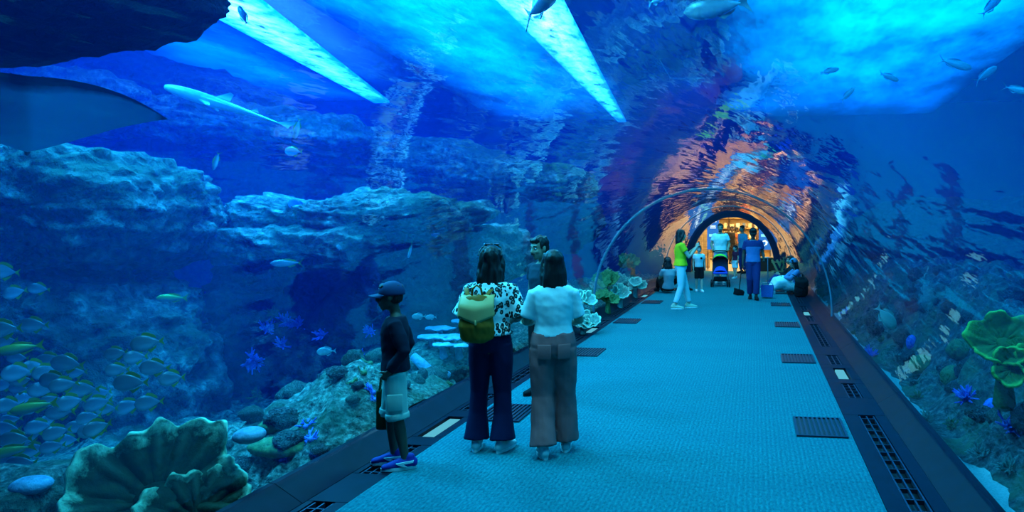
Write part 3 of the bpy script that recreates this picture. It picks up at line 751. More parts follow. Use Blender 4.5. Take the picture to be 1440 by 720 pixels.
# ------------------------------------------------------------------ fish
def fish_mat(name, back, side, belly):
    t = NT(name); tc = t.n.new('ShaderNodeTexCoord'); sp = t.n.new('ShaderNodeSeparateXYZ'); t.link(tc.outputs['Generated'], sp.inputs[0])
    c = t.ramp(sp.outputs['Z'], [(0.25, belly), (0.5, side), (0.8, back)]); f = t.noise(t.coords(), 70, 2)
    t.base(t.mix(t.math('MULTIPLY', f, 0.3), c, tuple(x * 0.6 for x in side)), 0.3, 0.15, 0.6); return t.m
F_SILVER = fish_mat('silver_scales', (0.10, 0.16, 0.20), (0.20, 0.30, 0.40), (0.5, 0.65, 0.8)); F_YEL = plain('yellow_fin', (0.26, 0.29, 0.03), 0.5)
F_YB = fish_mat('yellow_scales', (0.35, 0.48, 0.06), (0.28, 0.46, 0.16), (0.3, 0.42, 0.42)); F_BLUE = fish_mat('blue_scales', (0.05, 0.12, 0.4), (0.10, 0.25, 0.7), (0.2, 0.4, 0.8))
F_PALE = fish_mat('pale_scales', (0.18, 0.36, 0.40), (0.32, 0.55, 0.58), (0.5, 0.7, 0.72)); F_DARK = fish_mat('dark_scales', (0.02, 0.03, 0.04), (0.05, 0.07, 0.09), (0.3, 0.4, 0.42)); F_GREY = fish_mat('grey_hide', (0.16, 0.22, 0.24), (0.35, 0.45, 0.48), (0.75, 0.85, 0.88))
def fish_parts(L, depth, width, body, fin, tailfin=None, elong=0.0, fork=0.5):
    """a fish facing +X, length 1 scaled to L; returns meshes"""
    out = []
    m = MB(); N = 16; pts = []; rad = []
    for i in range(N + 1):
        u = i / N; x = (0.5 - u * 0.86) * L
        pr = (math.sin(math.pi * min(1, u * 0.98 + 0.02) ** 0.72)) ** 0.85
        pr = max(pr, 0.10 + 0.05 * (1 - u))
        if u < 0.02: pr = 0.12
        pts.append((x, 0, 0.0)); rad.append((width * L * pr * 0.5, depth * L * pr * 0.5))
    m.tube(pts, rad, 14, side=(0, 1, 0)); out.append(('body', m.mesh('fish_body', body, True)))
    def fin_mesh(pl, th=0.006):
        f = MB(); n = len(pl); a = [(x * L, th * L, z * L) for x, z in pl]; b = [(x * L, -th * L, z * L) for x, z in pl]
        f.add(a + b, [tuple(range(n)), tuple(range(2 * n - 1, n - 1, -1))] + [(i, n + i, n + (i + 1) % n, (i + 1) % n) for i in range(n)]); return f
    h = depth * 0.5
    out.append(('tail_fin', fin_mesh([(-0.33, 0.03), (-0.40, 0.06), (-0.52, 0.17), (-0.5 + 0.09 * fork, 0.0), (-0.52, -0.17), (-0.40, -0.06), (-0.33, -0.03)]).mesh('tail', tailfin or fin, False)))
    out.append(('dorsal_fin', fin_mesh([(0.22, h * 0.80), (0.10, h * 1.28), (-0.05, h * 1.22), (-0.24, h * 0.80), (-0.28, h * 0.42), (0.0, h * 0.85)]).mesh('dorsal', fin, False)))
    out.append(('anal_fin', fin_mesh([(0.02, -h * 0.85), (-0.08, -h * 1.25), (-0.24, -h * 0.72), (-0.28, -h * 0.4), (-0.1, -h * 0.8)]).mesh('anal', fin, False)))
    e = MB()
    for s_ in (-1, 1): e.ell((0.40 * L, s_ * width * L * 0.22, 0.05 * depth * L), (0.022 * L, 0.012 * L, 0.022 * L), 8, 6)
    out.append(('eye', e.mesh('eye', M_EYED, True)))
    return out
PROTO = {}
def proto(kind):
    if kind in PROTO: return PROTO[kind]
    PROTO[kind] = {'moony': lambda: fish_parts(0.22, 0.60, 0.16, F_SILVER, F_YEL), 'snapper': lambda: fish_parts(0.30, 0.30, 0.14, F_YB, F_YEL),
                   'fusilier': lambda: fish_parts(0.30, 0.24, 0.13, F_SILVER, F_YEL, F_YEL, fork=1.4), 'oval': lambda: fish_parts(0.24, 0.46, 0.14, F_PALE, F_PALE),
                   'tang': lambda: fish_parts(0.26, 0.55, 0.14, F_BLUE, F_BLUE), 'jack': lambda: fish_parts(0.5, 0.26, 0.13, F_PALE, F_SILVER, fork=1.4), 'dark': lambda: fish_parts(0.5, 0.32, 0.16, F_DARK, F_DARK, fork=1.2),
                   'grouper': lambda: fish_parts(0.9, 0.32, 0.18, F_GREY, F_DARK)}[kind]()
    return PROTO[kind]
def fish(kind, px, py, t_, head, label, group=None, pitch=0.0, size=1.0, roll=0.0):
    """head: 'l' or 'r' as seen through the glass, or an angle in radians from the view's left"""
    p = at(px, py, t_); l = left_of(px, py)
    a = {'l': 0.0, 'r': math.pi}.get(head, head if not isinstance(head, str) else 0.0)
    d = Matrix.Rotation(a, 3, 'Z') @ l
    root = empty('fish', p, 0, label, 'fish', group)
    root.rotation_euler = (roll, -pitch, math.atan2(d.y, d.x)); root.scale = (size,) * 3
    for nm, me in proto(kind): link_mesh(nm, me, root)
    return root
SCHOOL = [(5, 382), (21, 411), (55, 406), (48, 457), (4, 463), (25, 503), (70, 507), (95, 511), (48, 517), (25, 524), (107, 524), (76, 534), (90, 541), (5, 541), (27, 546), (48, 571), (72, 563), (99, 566), (142, 553), (138, 567), (181, 571), (184, 538), (191, 502), (163, 497), (68, 591), (15, 590), (125, 587), (137, 601), (10, 603), (42, 614), (80, 608), (96, 619), (74, 628), (30, 652), (92, 661), (78, 690), (130, 605), (47, 632), (218, 517), (242, 532), (207, 482), (210, 566), (118, 548), (60, 548), (35, 560), (12, 570), (150, 575), (110, 600), (55, 600), (22, 618), (165, 520), (8, 480), (30, 535), (85, 580), (64, 522)]
rnd = random.Random(5)
for i, (px, py) in enumerate(SCHOOL):
    fish('moony', px, py, rnd.uniform(4.3, 5.6), rnd.uniform(-0.55, 0.55), 'silver fish with yellow fins in the school beside the ruffled coral', 'silver school beside the ruffled coral', rnd.uniform(-0.15, 0.2), rnd.uniform(0.60, 0.85))
for px, py, lab in ((28, 490, 'yellow green snapper swimming above the silver school'), (16, 634, 'yellow green snapper swimming low in the silver school'), (48, 572, 'yellow green snapper in the middle of the silver school')):
    fish('snapper', px, py, 4.2, 'l', lab, None, -0.1, 0.72)
fish('fusilier', 404, 370, 7.2, 'l', 'slim fish with a yellow tail in front of the pale ledge', None, 0.0, 1.0)
fish('fusilier', 418, 180, 8.0, 'l', 'slim fish hanging nose down with a yellow tail behind the shark', None, -1.35, 0.85)
fish('fusilier', 304, 226, 7.0, 'l', 'slim fish with a yellow tail hanging nose down over the massive boulder', None, -1.3, 0.65)
fish('moony', 413, 213, 9.0, 'l', 'small silver fish under the shark tail', None, 0, 0.9)
fish('tang', 417, 291, 8.5, 'l', 'blue oval fish tilted over the pale ledge', None, 0.9, 0.9)
fish('oval', 477, 348, 8.0, 1.0, 'tiny pale fish before the lip of the ledge', None, 0.3, 0.45)
fish('fusilier', 577, 352, 8.4, 1.1, 'slim fish with yellow fins nose down beside the ledge', None, -1.0, 0.7)
fish('oval', 595, 280, 9.0, 'l', 'small striped pale fish above the end of the ledge', None, 0.2, 0.75)
fish('tang', 612, 329, 9.0, 0.6, 'pale blue round fish at the end of the ledge', None, 0.0, 0.5)
fish('oval', 459, 494, 7.0, 'l', 'pale cyan oval fish before the tall rock face', None, 0.0, 0.72)
fish('oval', 589, 445, 7.4, 'l', 'pale cyan oval fish above the table corals, leading', None, 0.0, 0.58)
fish('oval', 606, 446, 7.9, 'l', 'pale cyan slim fish above the table corals, following', None, 0.0, 0.5)
fish('snapper', 242, 419, 7.0, 'l', 'faint blue fish with a yellow tail above the broad dark rock', None, 0.05, 0.85)
fish('dark', 342, 22, 8.0, 'l', 'small dark fish nose up against the bright strip of light', None, 1.2, 0.45)
fish('dark', 762, 2, 5.2, 2.0, 'dark fish crossing the bright strip above the tunnel', None, 0.2, 1.2)
fish('grouper', 1008, 10, 6.0, 'l', 'large grey fish swimming over the tunnel roof', None, -0.15, 0.62)
fish('grouper', 925, -2, 6.0, 2.2, 'dark fish swimming ahead of the large grey one over the roof', None, 0.1, 0.3)
for px, py, t_, h, lab, pt, sz in ((1250, 108, 8.0, 3.6, 'small pale silver fish in the open water', -0.3, 0.5), (1343, 90, 8.0, 3.4, 'long pale silver fish in the open water', -0.3, 0.75), (1386, 105, 8.5, 3.7, 'faint silver fish rising in the open water', 0.6, 0.7), (1430, 126, 7.0, 3.3, 'pale silver fish heading up over the reef slope', -0.3, 0.55), (1166, 100, 9.0, 'r', 'small silver fish near the tunnel roof', 0.2, 0.5), (1192, 133, 9.0, 'r', 'slim silver fish diving near the tunnel roof', 0.8, 0.5), (1394, 8, 8.0, 3.6, 'dark thin fish high in the open water', 0.8, 0.7)):
    fish('jack', px, py, t_, h, lab, None, pt, sz)
fish('oval', 1246, 446, 5.6, 3.6, 'pale cyan broad fish nosing down over the reef slope', None, -0.85, 0.95)
# stingray
def ray_fish(loc, yaw, W, label, pitch=0.0, roll=0.0):
    root = empty('stingray', loc, 0, label, 'stingray'); root.rotation_euler = (roll, pitch, yaw)
    top = plain('ray_back', (0.05, 0.06, 0.06), 0.6); 
    t = NT('ray_belly'); ea = t.new('ShaderNodeAttribute', _attribute_name='margin'); fz = t.noise(t.coords(), 9, 4)
    t.base(t.mix(t.ramp(t.math('ADD', ea.outputs['Fac'], t.math('MULTIPLY', fz, 0.12)), [(0.80, (0, 0, 0)), (0.95, (1, 1, 1))]), (0.85, 0.9, 0.9), (0.02, 0.03, 0.03)), 0.6); bel = t.m
    m = MB(); nu, nv = 41, 21
    def prof(u, v, sg):
        s_ = 2 * u - 1; ch = (1 - abs(s_) ** 1.7) ; x0 = 0.50 - 0.42 * abs(s_) ** 1.25; x1 = -0.48 + 0.555 * abs(s_) ** 1.7
        if x1 > x0: x1 = x0
        x = x0 + (x1 - x0) * v; th = 0.15 * max(0, ch) * math.sin(math.pi * v) ** 0.6 * max(0.12, 1 - abs(s_) * 1.4)
        arch_ = 0.22 * math.sin(min(1, abs(s_)) * math.pi * 0.62) - 0.16 * abs(s_) ** 3
        return Vector((x * W * 0.5, s_ * W * 0.5, arch_ * W * 0.5 * 0.8 + sg * th * W * 0.5))
    m.grid(lambda u, v: prof(u, v, 1.0), nu, nv); m.build('back', top, root, True)
    m = MB(); m.grid(lambda u, v: prof(u, v, -0.55) - Vector((0, 0, 0.004)), nu, nv); bo = m.build('belly', bel, root, True)
    ma = bo.data.attributes.new('margin', 'FLOAT', 'POINT'); ma.data.foreach_set('value', [max(abs(2 * i / (nu - 1) - 1) ** 3, 1 - j / (nv - 1) * 1.6) for j in range(nv) for i in range(nu)])
    m = MB(); m.tube([(-0.2 * W, 0, 0.02), (-0.40 * W, 0, 0.12 * W), (-0.85 * W, 0.03, 0.55 * W)], [0.03, 0.018, 0.004], 8); m.build('tail', top, root, True)
    e = MB()
    for sg in (-1, 1): e.ell((0.16 * W, sg * 0.05 * W, 0.075 * W), (0.03, 0.02, 0.02), 8, 6)
    e.build('eye', M_EYED, root, True)
    return root
l = left_of(40, 170); aw = away_from(40, 170); zz = (Vector((0, 0, 0.80)) + aw * 0.56).normalized(); yy = -l; xx = yy.cross(zz)
rf = ray_fish(at(38, 164, 5.3), 0, 1.72, 'broad stingray with a pale belly gliding over the massive boulder')
rf.rotation_euler = Matrix((xx, yy, zz)).transposed().to_euler()
# small shark
def shark(loc, d, L, label, pitch):
    root = empty('shark', loc, 0, label, 'shark'); root.rotation_euler = (0, -pitch, math.atan2(d.y, d.x))
    m = MB(); pts, rad = [], []
    for i in range(21):
        u = i / 20; x = (0.5 - u) * L; pr = math.sin(math.pi * (0.04 + 0.96 * u) ** 0.55) if u < 1 else 0.05; pr = max(pr, 0.10 * (1 - 0.6 * u) + 0.02)
        pts.append((x, 0.03 * L * math.sin(u * 4), -0.004 * L)); rad.append((0.062 * L * pr, 0.056 * L * pr))
    m.tube(pts, rad, 16, side=(0, 1, 0)); m.build('body', F_GREY, root, True)
    def fin(name, pl):
        f = MB(); n = len(pl); a = [Vector(q) * L for q in pl]; nn = (a[1] - a[0]).cross(a[2] - a[0]).normalized() * 0.006 * L
        f.add([q + nn for q in a] + [q - nn for q in a], [tuple(range(n)), tuple(range(2 * n - 1, n - 1, -1))] + [(i, n + i, n + (i + 1) % n, (i + 1) % n) for i in range(n)]); f.build(name, F_GREY, root)
    fin('dorsal_fin', [(0.10, 0.02, 0.05), (0.0, 0.02, 0.13), (-0.03, 0.02, 0.12), (-0.02, 0.02, 0.045)])
    fin('second_dorsal_fin', [(-0.20, 0.0, 0.025), (-0.25, 0.0, 0.065), (-0.27, 0.0, 0.03)])
    fin('caudal_fin', [(-0.44, -0.02, 0.0), (-0.52, -0.02, 0.03), (-0.66, -0.02, 0.085), (-0.56, -0.02, 0.0), (-0.55, -0.02, -0.03), (-0.48, -0.02, -0.01)])
    for sg in (-1, 1): fin('pectoral_fin', [(0.22, sg * 0.045 + 0.02, -0.02), (0.10, sg * 0.19 + 0.02, -0.06), (0.08, sg * 0.17 + 0.02, -0.06), (0.13, sg * 0.045 + 0.02, -0.02)])
    e = MB()
    for sg in (-1, 1): e.ell((0.43 * L, sg * 0.028 * L + 0.01, 0.008 * L), (0.01 * L, 0.006 * L, 0.008 * L), 8, 6)
    e.build('eye', M_EYED, root, True)
a_, b_ = at(238, 124, 8.2), at(395, 184, 8.6)
shark((a_ + b_) / 2 + Vector((0, 0, 0.05)), (a_ - b_).normalized(), 1.25, 'small grey reef shark cruising past the weathered ledge', 0.30)
# ------------------------------------------------------------------ people
def V(*a): return Vector(a)
def skin_mat(name, c):
    t = NT(name); f = t.noise(t.coords(), 18, 3)
    t.base(t.ramp(f, [(0.3, tuple(x * 0.88 for x in c)), (0.7, c)]), 0.5, 0, 0.4); return t.m
SK_MID = skin_mat('skin_tan', (0.42, 0.26, 0.17)); SK_DARK = skin_mat('skin_brown', (0.10, 0.06, 0.04)); SK_LIGHT = skin_mat('skin_light', (0.62, 0.42, 0.32))
def hair_mat(name, c):
    t = NT(name); wv = t.noise(t.coords((90, 90, 4)), 1.0, 3)
    t.base(t.ramp(wv, [(0.3, tuple(x * 0.5 for x in c)), (0.75, tuple(x * 1.8 for x in c))]), 0.5, 0, 0.35)
    t.bump(wv, 0.25, 0.004); return t.m
HAIR = hair_mat('black_hair', (0.008, 0.007, 0.008))
def cloth(name, c, rough=0.85, var=0.18, weave=220.0):
    if name in MATS: return MATS[name]
    t = NT(name); v = t.coords(); f = t.noise(v, weave, 2); g = t.noise(v, 5, 3)
    col = t.mix(f, tuple(x * (1 - var) for x in c), tuple(min(1, x * (1 + var)) for x in c))
    col = t.mix(t.math('MULTIPLY', g, 0.25), col, tuple(x * 0.7 for x in c))
    t.base(col, rough, 0, 0.15); t.bump(f, 0.15, 0.002); return t.m
BASE = dict(pel=V(0, 0, 0.93), hip=V(0, 0, 0.86), wai=V(0, 0, 1.08), che=V(0, 0.005, 1.26), sho=V(0, -0.005, 1.375), nec=V(0, -0.005, 1.45), hea=V(0, 0.02, 1.59),
            sL=V(-0.165, -0.005, 1.375), eL=V(-0.215, -0.03, 1.10), wL=V(-0.225, 0.05, 0.87),
            sR=V(0.165, -0.005, 1.375), eR=V(0.215, -0.03, 1.10), wR=V(0.225, 0.05, 0.87),
            hL=V(-0.085, 0, 0.89), kL=V(-0.095, 0.025, 0.49), aL=V(-0.10, -0.03, 0.085), tL=V(-0.12, 1, 0),
            hR=V(0.085, 0, 0.89), kR=V(0.095, 0.025, 0.49), aR=V(0.10, -0.03, 0.085), tR=V(0.12, 1, 0))
def lerp(a, b, k): return a + (b - a) * k
def wrinkle(amp, fx, fz, seed):
    off = seed * 7.3
    def d(p):
        q = Vector((p[0] * fx + off, p[1] * fx, p[2] * fz + 0.6 * p[0] * fx))
        return amp * (noise.noise(q) + 0.5 * noise.noise(q * 2.3))
    return d
class Person:
    def __init__(s, label, loc, face, H=1.65, build=1.0, skin=None, pose=None, head=1.0, look=(0, 0, 0), vox=0.012, group=None, seed=1):
        """face: horizontal direction the person faces, in the world"""
        s.k = H / 1.705; s.b = build; s.vox = vox; s.seed = seed
        yaw = math.atan2(-face[0], face[1])
        s.root = empty('person', loc, yaw, label, 'person', group)
        s.J = {k: v.copy() for k, v in BASE.items()}
        if pose:
            for k, v in pose.items(): s.J[k] = V(*v)
        s.hs = head; s.HM = Euler((look[1], look[2], look[0])).to_matrix()   # look: yaw, pitch, roll
        s.skin = skin or SK_MID
    def P(s, k): return s.J[k] * s.k
    def headp(s, x, y, z):
        return s.P('hea') + s.HM @ (V(x, y, z) * s.k * s.hs)
    def limb(s, m, ks, rs, n=12, side=None):
        pts, rad = [], []
        P = [s.P(k) for k in ks]
        for i in range(len(P) - 1):
            r0, rm, r1 = rs[2 * i], rs[2 * i + 1], rs[2 * i + 2]
            for j, (f, r) in enumerate(((0, r0), (0.33, rm), (1.0, r1))):
                if i and not j: continue
                pts.append(lerp(P[i], P[i + 1], f)); rad.append(r * s.k if not isinstance(r, tuple) else (r[0] * s.k, r[1] * s.k))
        m.tube(pts, rad, n, side)
    def torso_pts(s):
        return [s.P('hip'), s.P('pel'), lerp(s.P('pel'), s.P('wai'), 0.6), s.P('wai'), lerp(s.P('wai'), s.P('che'), 0.55), s.P('che'), lerp(s.P('che'), s.P('sho'), 0.75), s.P('sho'), lerp(s.P('sho'), s.P('nec'), 0.5), s.P('nec')]
    def torso_rad(s, grow, female):
        if female: r = [(0.15, 0.105), (0.16, 0.115), (0.14, 0.10), (0.118, 0.088), (0.13, 0.1), (0.138, 0.108), (0.145, 0.088), (0.15, 0.075), (0.10, 0.065), (0.05, 0.05)]
        else: r = [(0.14, 0.1), (0.15, 0.11), (0.145, 0.105), (0.138, 0.1), (0.15, 0.108), (0.165, 0.112), (0.17, 0.095), (0.172, 0.08), (0.115, 0.07), (0.055, 0.055)]
        return [((a * s.b + grow) * s.k, (c * s.b + grow) * s.k) for a, c in r]
    def hand(s, m, w, d, nrm, curl=0.5, sc=1.0, thumb=1):
        """w wrist, d pointing direction, nrm palm normal (fingers curl towards it)"""
        d = Vector(d).normalized(); nrm = Vector(nrm); nrm = (nrm - d * nrm.dot(d)).normalized(); a = d.cross(nrm) * thumb
        k = s.k * sc
        m.tube([w, w + d * 0.03 * k, w + d * 0.085 * k], [(0.024 * k, 0.019 * k), (0.036 * k, 0.016 * k), (0.040 * k, 0.014 * k)], 10, side=a)
        for i, (o, L) in enumerate(((0.030, 0.072), (0.010, 0.080), (-0.010, 0.074), (-0.029, 0.058))):
            p = w + d * 0.082 * k + a * o * k; ang = 0.15; pts = [p - d * 0.015 * k, p]; dd = d
            for sgm in (0.45, 0.32, 0.23):
                ang += curl * (0.9 + 0.08 * i); dd = d * math.cos(ang) + nrm * math.sin(ang)
                p = p + dd * L * sgm * k; pts.append(p)
            m.tube(pts, [0.0095 * k, 0.0095 * k, 0.009 * k, 0.0085 * k, 0.0075 * k], 8)
        p = w + d * 0.025 * k + a * 0.03 * k
        q = p + (d * 0.6 + a * 0.75 + nrm * 0.35).normalized() * 0.038 * k
        r = q + (d * 0.85 + a * 0.2 + nrm * (0.3 + curl * 0.5)).normalized() * 0.034 * k
        m.tube([p - a * 0.012 * k, p, q, r], [0.013 * k, 0.012 * k, 0.010 * k, 0.008 * k], 8)
    def body(s, female=True, curl=(0.5, 0.5), handdir=None, palm=None, legs=True, face=True):
        m = MB(); b = s.b
        m.tube(s.torso_pts(), s.torso_rad(-0.012, female), 16, side=(1, 0, 0))
        q = math.sqrt(b)
        for S, sg in (('L', -1), ('R', 1)):
            s.limb(m, ['s' + S, 'e' + S, 'w' + S], [0.046 * q, 0.045 * q, 0.038 * q, 0.038 * q, 0.024 * q])
            d = (s.P('w' + S) - s.P('e' + S)).normalized()
            if handdir and handdir.get(S): d = Vector(handdir[S])
            nr = V(-sg, 0.3, 0)
            if palm and palm.get(S): nr = Vector(palm[S])
            s.hand(m, s.P('w' + S), d, nr, curl[0 if S == 'L' else 1], 1.0, 1 if d.cross(Vector(nr)).dot(V(0, 1, 0.3)) >= 0 else -1)
            s.limb(m, ['h' + S, 'k' + S, 'a' + S], [0.075 * q, 0.075 * q, 0.052 * q, 0.056 * q, 0.034 * q])
            f = s.J['t' + S].normalized(); a = s.P('a' + S)
            dn = V(0, 0, -0.045 * s.k)
            m.tube([a - f * 0.03 * s.k + dn, a + f * 0.06 * s.k + dn, a + f * 0.14 * s.k + dn * 1.2], [(0.03 * s.k, 0.03 * s.k), (0.036 * s.k, 0.03 * s.k), (0.036 * s.k, 0.018 * s.k)], 10)
        # head
        hk = s.k * s.hs; hp = s.headp; R = s.HM
        m.tube([s.P('nec') - V(0, 0, 0.04) * s.k, s.P('nec'), hp(0, -0.02, -0.05)], [0.052 * s.k * q, 0.049 * s.k * q, 0.047 * hk], 12)
        def el(c, r): m.ell(hp(*c), [x * hk for x in r], 14, 9, R)
        el((0, -0.014, 0.032), (0.074, 0.094, 0.084))
        el((0, 0.018, -0.035), (0.060, 0.070, 0.078))
        el((0, 0.052, -0.094), (0.028, 0.028, 0.022))
        if face:
            m.tube([hp(0, 0.080, 0.018), hp(0, 0.094, -0.008), hp(0, 0.106, -0.030)], [0.010 * hk, 0.011 * hk, 0.016 * hk], 8)
            el((0.012, 0.092, -0.034), (0.010, 0.010, 0.008)); el((-0.012, 0.092, -0.034), (0.010, 0.010, 0.008))
            el((0, 0.083, -0.057), (0.024, 0.012, 0.007)); el((0, 0.080, -0.070), (0.021, 0.012, 0.008))
            el((0, 0.072, 0.026), (0.052, 0.016, 0.012))
            el((0.037, 0.062, -0.028), (0.022, 0.018, 0.018)); el((-0.037, 0.062, -0.028), (0.022, 0.018, 0.018))
        for sg in (-1, 1): el((sg * 0.076, -0.008, -0.008), (0.011, 0.021, 0.032))
        o = m.remesh('body', s.skin, s.root, s.vox, 2)
        if face:
            for sg in (-1, 1):
                e = MB(); e.ell(hp(sg * 0.030, 0.0745, 0.004), [0.0135 * hk, 0.011 * hk, 0.0085 * hk], 10, 7, R); e.cur = 1
                e.ell(hp(sg * 0.030, 0.0825, 0.004), [0.0065 * hk, 0.005 * hk, 0.0065 * hk], 8, 6, R)
                e.build('eye', [M_EYEW, M_EYED], s.root, True)
                w_ = MB(); w_.tube([hp(sg * 0.014, 0.088, 0.026), hp(sg * 0.032, 0.087, 0.031), hp(sg * 0.050, 0.074, 0.026)], [0.004 * hk] * 3, 6)
                w_.build('eyebrow', HAIR, s.root, True)
            l = MB(); l.ell(hp(0, 0.0885, -0.0575), [0.022 * hk, 0.009 * hk, 0.005 * hk], 10, 6, R); l.ell(hp(0, 0.086, -0.0695), [0.018 * hk, 0.009 * hk, 0.006 * hk], 10, 6, R)
            l.build('lips', plain('lip_tone', (0.26, 0.1, 0.08), 0.4), s.root, True)
        return s
    def hair(s, kind='short', length=0.33, wave=0.012, mat=None):
        m = MB(); hk = s.k * s.hs; hp = s.headp; R = s.HM
        def el(c, r): m.ell(hp(*c), [x * hk for x in r], 16, 10, R)
        if kind == 'short':
            el((0, -0.024, 0.050), (0.080, 0.094, 0.078)); el((0, -0.045, 0.0), (0.074, 0.066, 0.07))
            el((0, 0.045, 0.083), (0.058, 0.045, 0.03))
            for sg in (-1, 1): el((sg * 0.068, 0.012, 0.022), (0.012, 0.02, 0.034))
        else:
            el((0, -0.022, 0.042), (0.088, 0.102, 0.086)); el((0, -0.05, -0.04), (0.088, 0.068, 0.1))
            for sg in (-1, 1):
                m.tube([hp(sg * 0.055, 0.035, 0.075), hp(sg * 0.08, 0.02, 0.0), hp(sg * 0.086, -0.02, -0.1), hp(sg * 0.085, -0.045, -length * 0.75)], [0.026 * hk, 0.024 * hk, 0.032 * hk, 0.028 * hk], 10)
            m.tube([hp(0, -0.05, 0.04), hp(0, -0.068, -0.08), hp(0, -0.078, -length * 0.6), hp(0, -0.085, -length)], [(0.08 * hk, 0.06 * hk), (0.097 * hk, 0.055 * hk), (0.103 * hk, 0.045 * hk), (0.075 * hk, 0.03 * hk)], 14, side=R @ V(1, 0, 0))
        w_ = wave
        m.remesh('hair', mat or HAIR, s.root, s.vox * 0.8, 2, lambda p: w_ * (noise.noise(Vector((p[0] * 34, p[1] * 34, p[2] * 9))) + 0.5 * noise.noise(Vector((p[0] * 70, p[1] * 70, p[2] * 16)))))
        return s
    def trousers(s, mat, rs=(0.092, 0.09, 0.068, 0.066, 0.056), top='wai', end=0.93, female=True, amp=0.006, name='trousers', grow=0.006, hi=0.35):
        m = MB(); q = math.sqrt(s.b)
        tp = s.torso_pts(); tr = s.torso_rad(grow, female)
        m.tube([tp[0] - (tp[1] - tp[0]) * 0.3, tp[0], tp[1], lerp(tp[1], tp[3], hi)], [(tr[0][0] * 0.93, tr[0][1] * 0.95), tr[0], tr[1], tr[2]], 18, side=(1, 0, 0), closed_cap=0.15)
        for S in 'LR':
            a, b_, c = s.P('h' + S), s.P('k' + S), s.P('a' + S)
            if end < 0.5: pts = [a, lerp(a, b_, 0.35), lerp(a, b_, 2 * end)]; rad = [rs[0], rs[1], rs[2]]
            else:
                k2 = (end - 0.5) * 2
                pts = [a, lerp(a, b_, 0.35), b_, lerp(b_, c, 0.4 * k2 + 0.05), lerp(b_, c, k2)]; rad = list(rs)
            m.tube(pts, [r * s.k * q if not isinstance(r, tuple) else (r[0] * s.k * q, r[1] * s.k * q) for r in rad], 16, side=(1, 0, 0), closed_cap=0.05)
        return m.remesh(name, mat, s.root, s.vox, 3, wrinkle(amp * s.k, 9, 5.5, s.seed) if amp else None)
    def top(s, mat, sleeve=0.45, hem=0.0, female=True, grow=0.014, sr=(0.062, 0.064, 0.066, 0.05, 0.042), amp=0.005, name='shirt', hemgrow=0.0):
        m = MB(); q = math.sqrt(s.b); tp = s.torso_pts(); tr = s.torso_rad(grow, female)
        i0 = 1
        pts = [lerp(tp[1], tp[3], hem) if hem > -1 else tp[0]] + tp[3:9]; rad = [(tr[2][0] + hemgrow, tr[2][1] + hemgrow)] + tr[3:9]
        if hem < 0.3: pts = [lerp(tp[0], tp[1], 1 + hem * 2)] + tp[2:9]; rad = [(tr[1][0] + hemgrow, tr[1][1] + hemgrow)] + tr[2:9]
        m.tube(pts, rad, 20, side=(1, 0, 0), closed_cap=0.05)
        for S in 'LR':
            a, b_, c = s.P('s' + S), s.P('e' + S), s.P('w' + S); r = [x * s.k * q for x in sr]
            if sleeve <= 1.0: m.tube([lerp(a, V(0, a.y, a.z), 0.25), a, lerp(a, b_, sleeve * 0.6), lerp(a, b_, sleeve)], [r[0] * 0.95, r[0], r[1], r[2]], 14, closed_cap=0.1)
            else: m.tube([lerp(a, V(0, a.y, a.z), 0.25), a, lerp(a, b_, 0.5), b_, lerp(b_, c, 0.5), lerp(b_, c, sleeve - 1)], [r[0] * 0.95, r[0], r[1], r[2] * 0.95, r[3], r[4]], 14, closed_cap=0.1)
        return m.remesh(name, mat, s.root, s.vox, 3, wrinkle(amp * s.k, 8, 11, s.seed + 3) if amp else None)
    def shoes(s, mat, sole=None, h=0.05, L=1.0, logo=None):
        for S in 'LR':
            a = s.P('a' + S); f = s.J['t' + S].normalized(); k = s.k * L; z0 = a.z - 0.083 * s.k
            g = Vector((f.x, f.y, 0)).normalized(); c = Vector((a.x, a.y, z0)); sd = V(g.y, -g.x, 0)
            up = V(0, 0, 1)
            if abs(f.z) > 0.2:
                up = (V(0, 0, 1) - f * f.z).normalized(); g = f.normalized(); c = a - up * 0.083 * s.k
            m = MB()
            m.tube([c - g * 0.075 * k + up * 0.05 * k, c - g * 0.03 * k + up * 0.052 * k, c + g * 0.05 * k + up * 0.05 * k, c + g * 0.12 * k + up * 0.036 * k, c + g * 0.175 * k + up * 0.028 * k],
                   [(0.034 * k, 0.040 * k), (0.040 * k, 0.046 * k), (0.044 * k, 0.042 * k), (0.046 * k, 0.030 * k), (0.034 * k, 0.022 * k)], 14, side=sd)
            m.tube([c - g * 0.035 * k + up * 0.05 * k, c - g * 0.03 * k + up * 0.105 * k], [(0.040 * k, 0.046 * k), (0.036 * k, 0.042 * k)], 12, side=sd)
            sh = m.remesh('shoe', mat, s.root, s.vox * 0.7, 2)
            so = MB(); ol = []
            for i in range(24):
                th = 2 * math.pi * i / 24; y = math.cos(th) * 0.142 + 0.052; x = math.sin(th) * (0.046 if y > 0.02 else 0.042)
                ol.append(c + g * y * k + sd * x * k)
            lo = [p + up * 0.0 for p in ol]; hi = [p + up * (0.026 * k) for p in ol]
            so.add(lo + hi, [tuple(range(23, -1, -1)), tuple(range(24, 48))] + [(i, (i + 1) % 24, 24 + (i + 1) % 24, 24 + i) for i in range(24)])
            so.build('sole', sole or M_WHITE, sh)
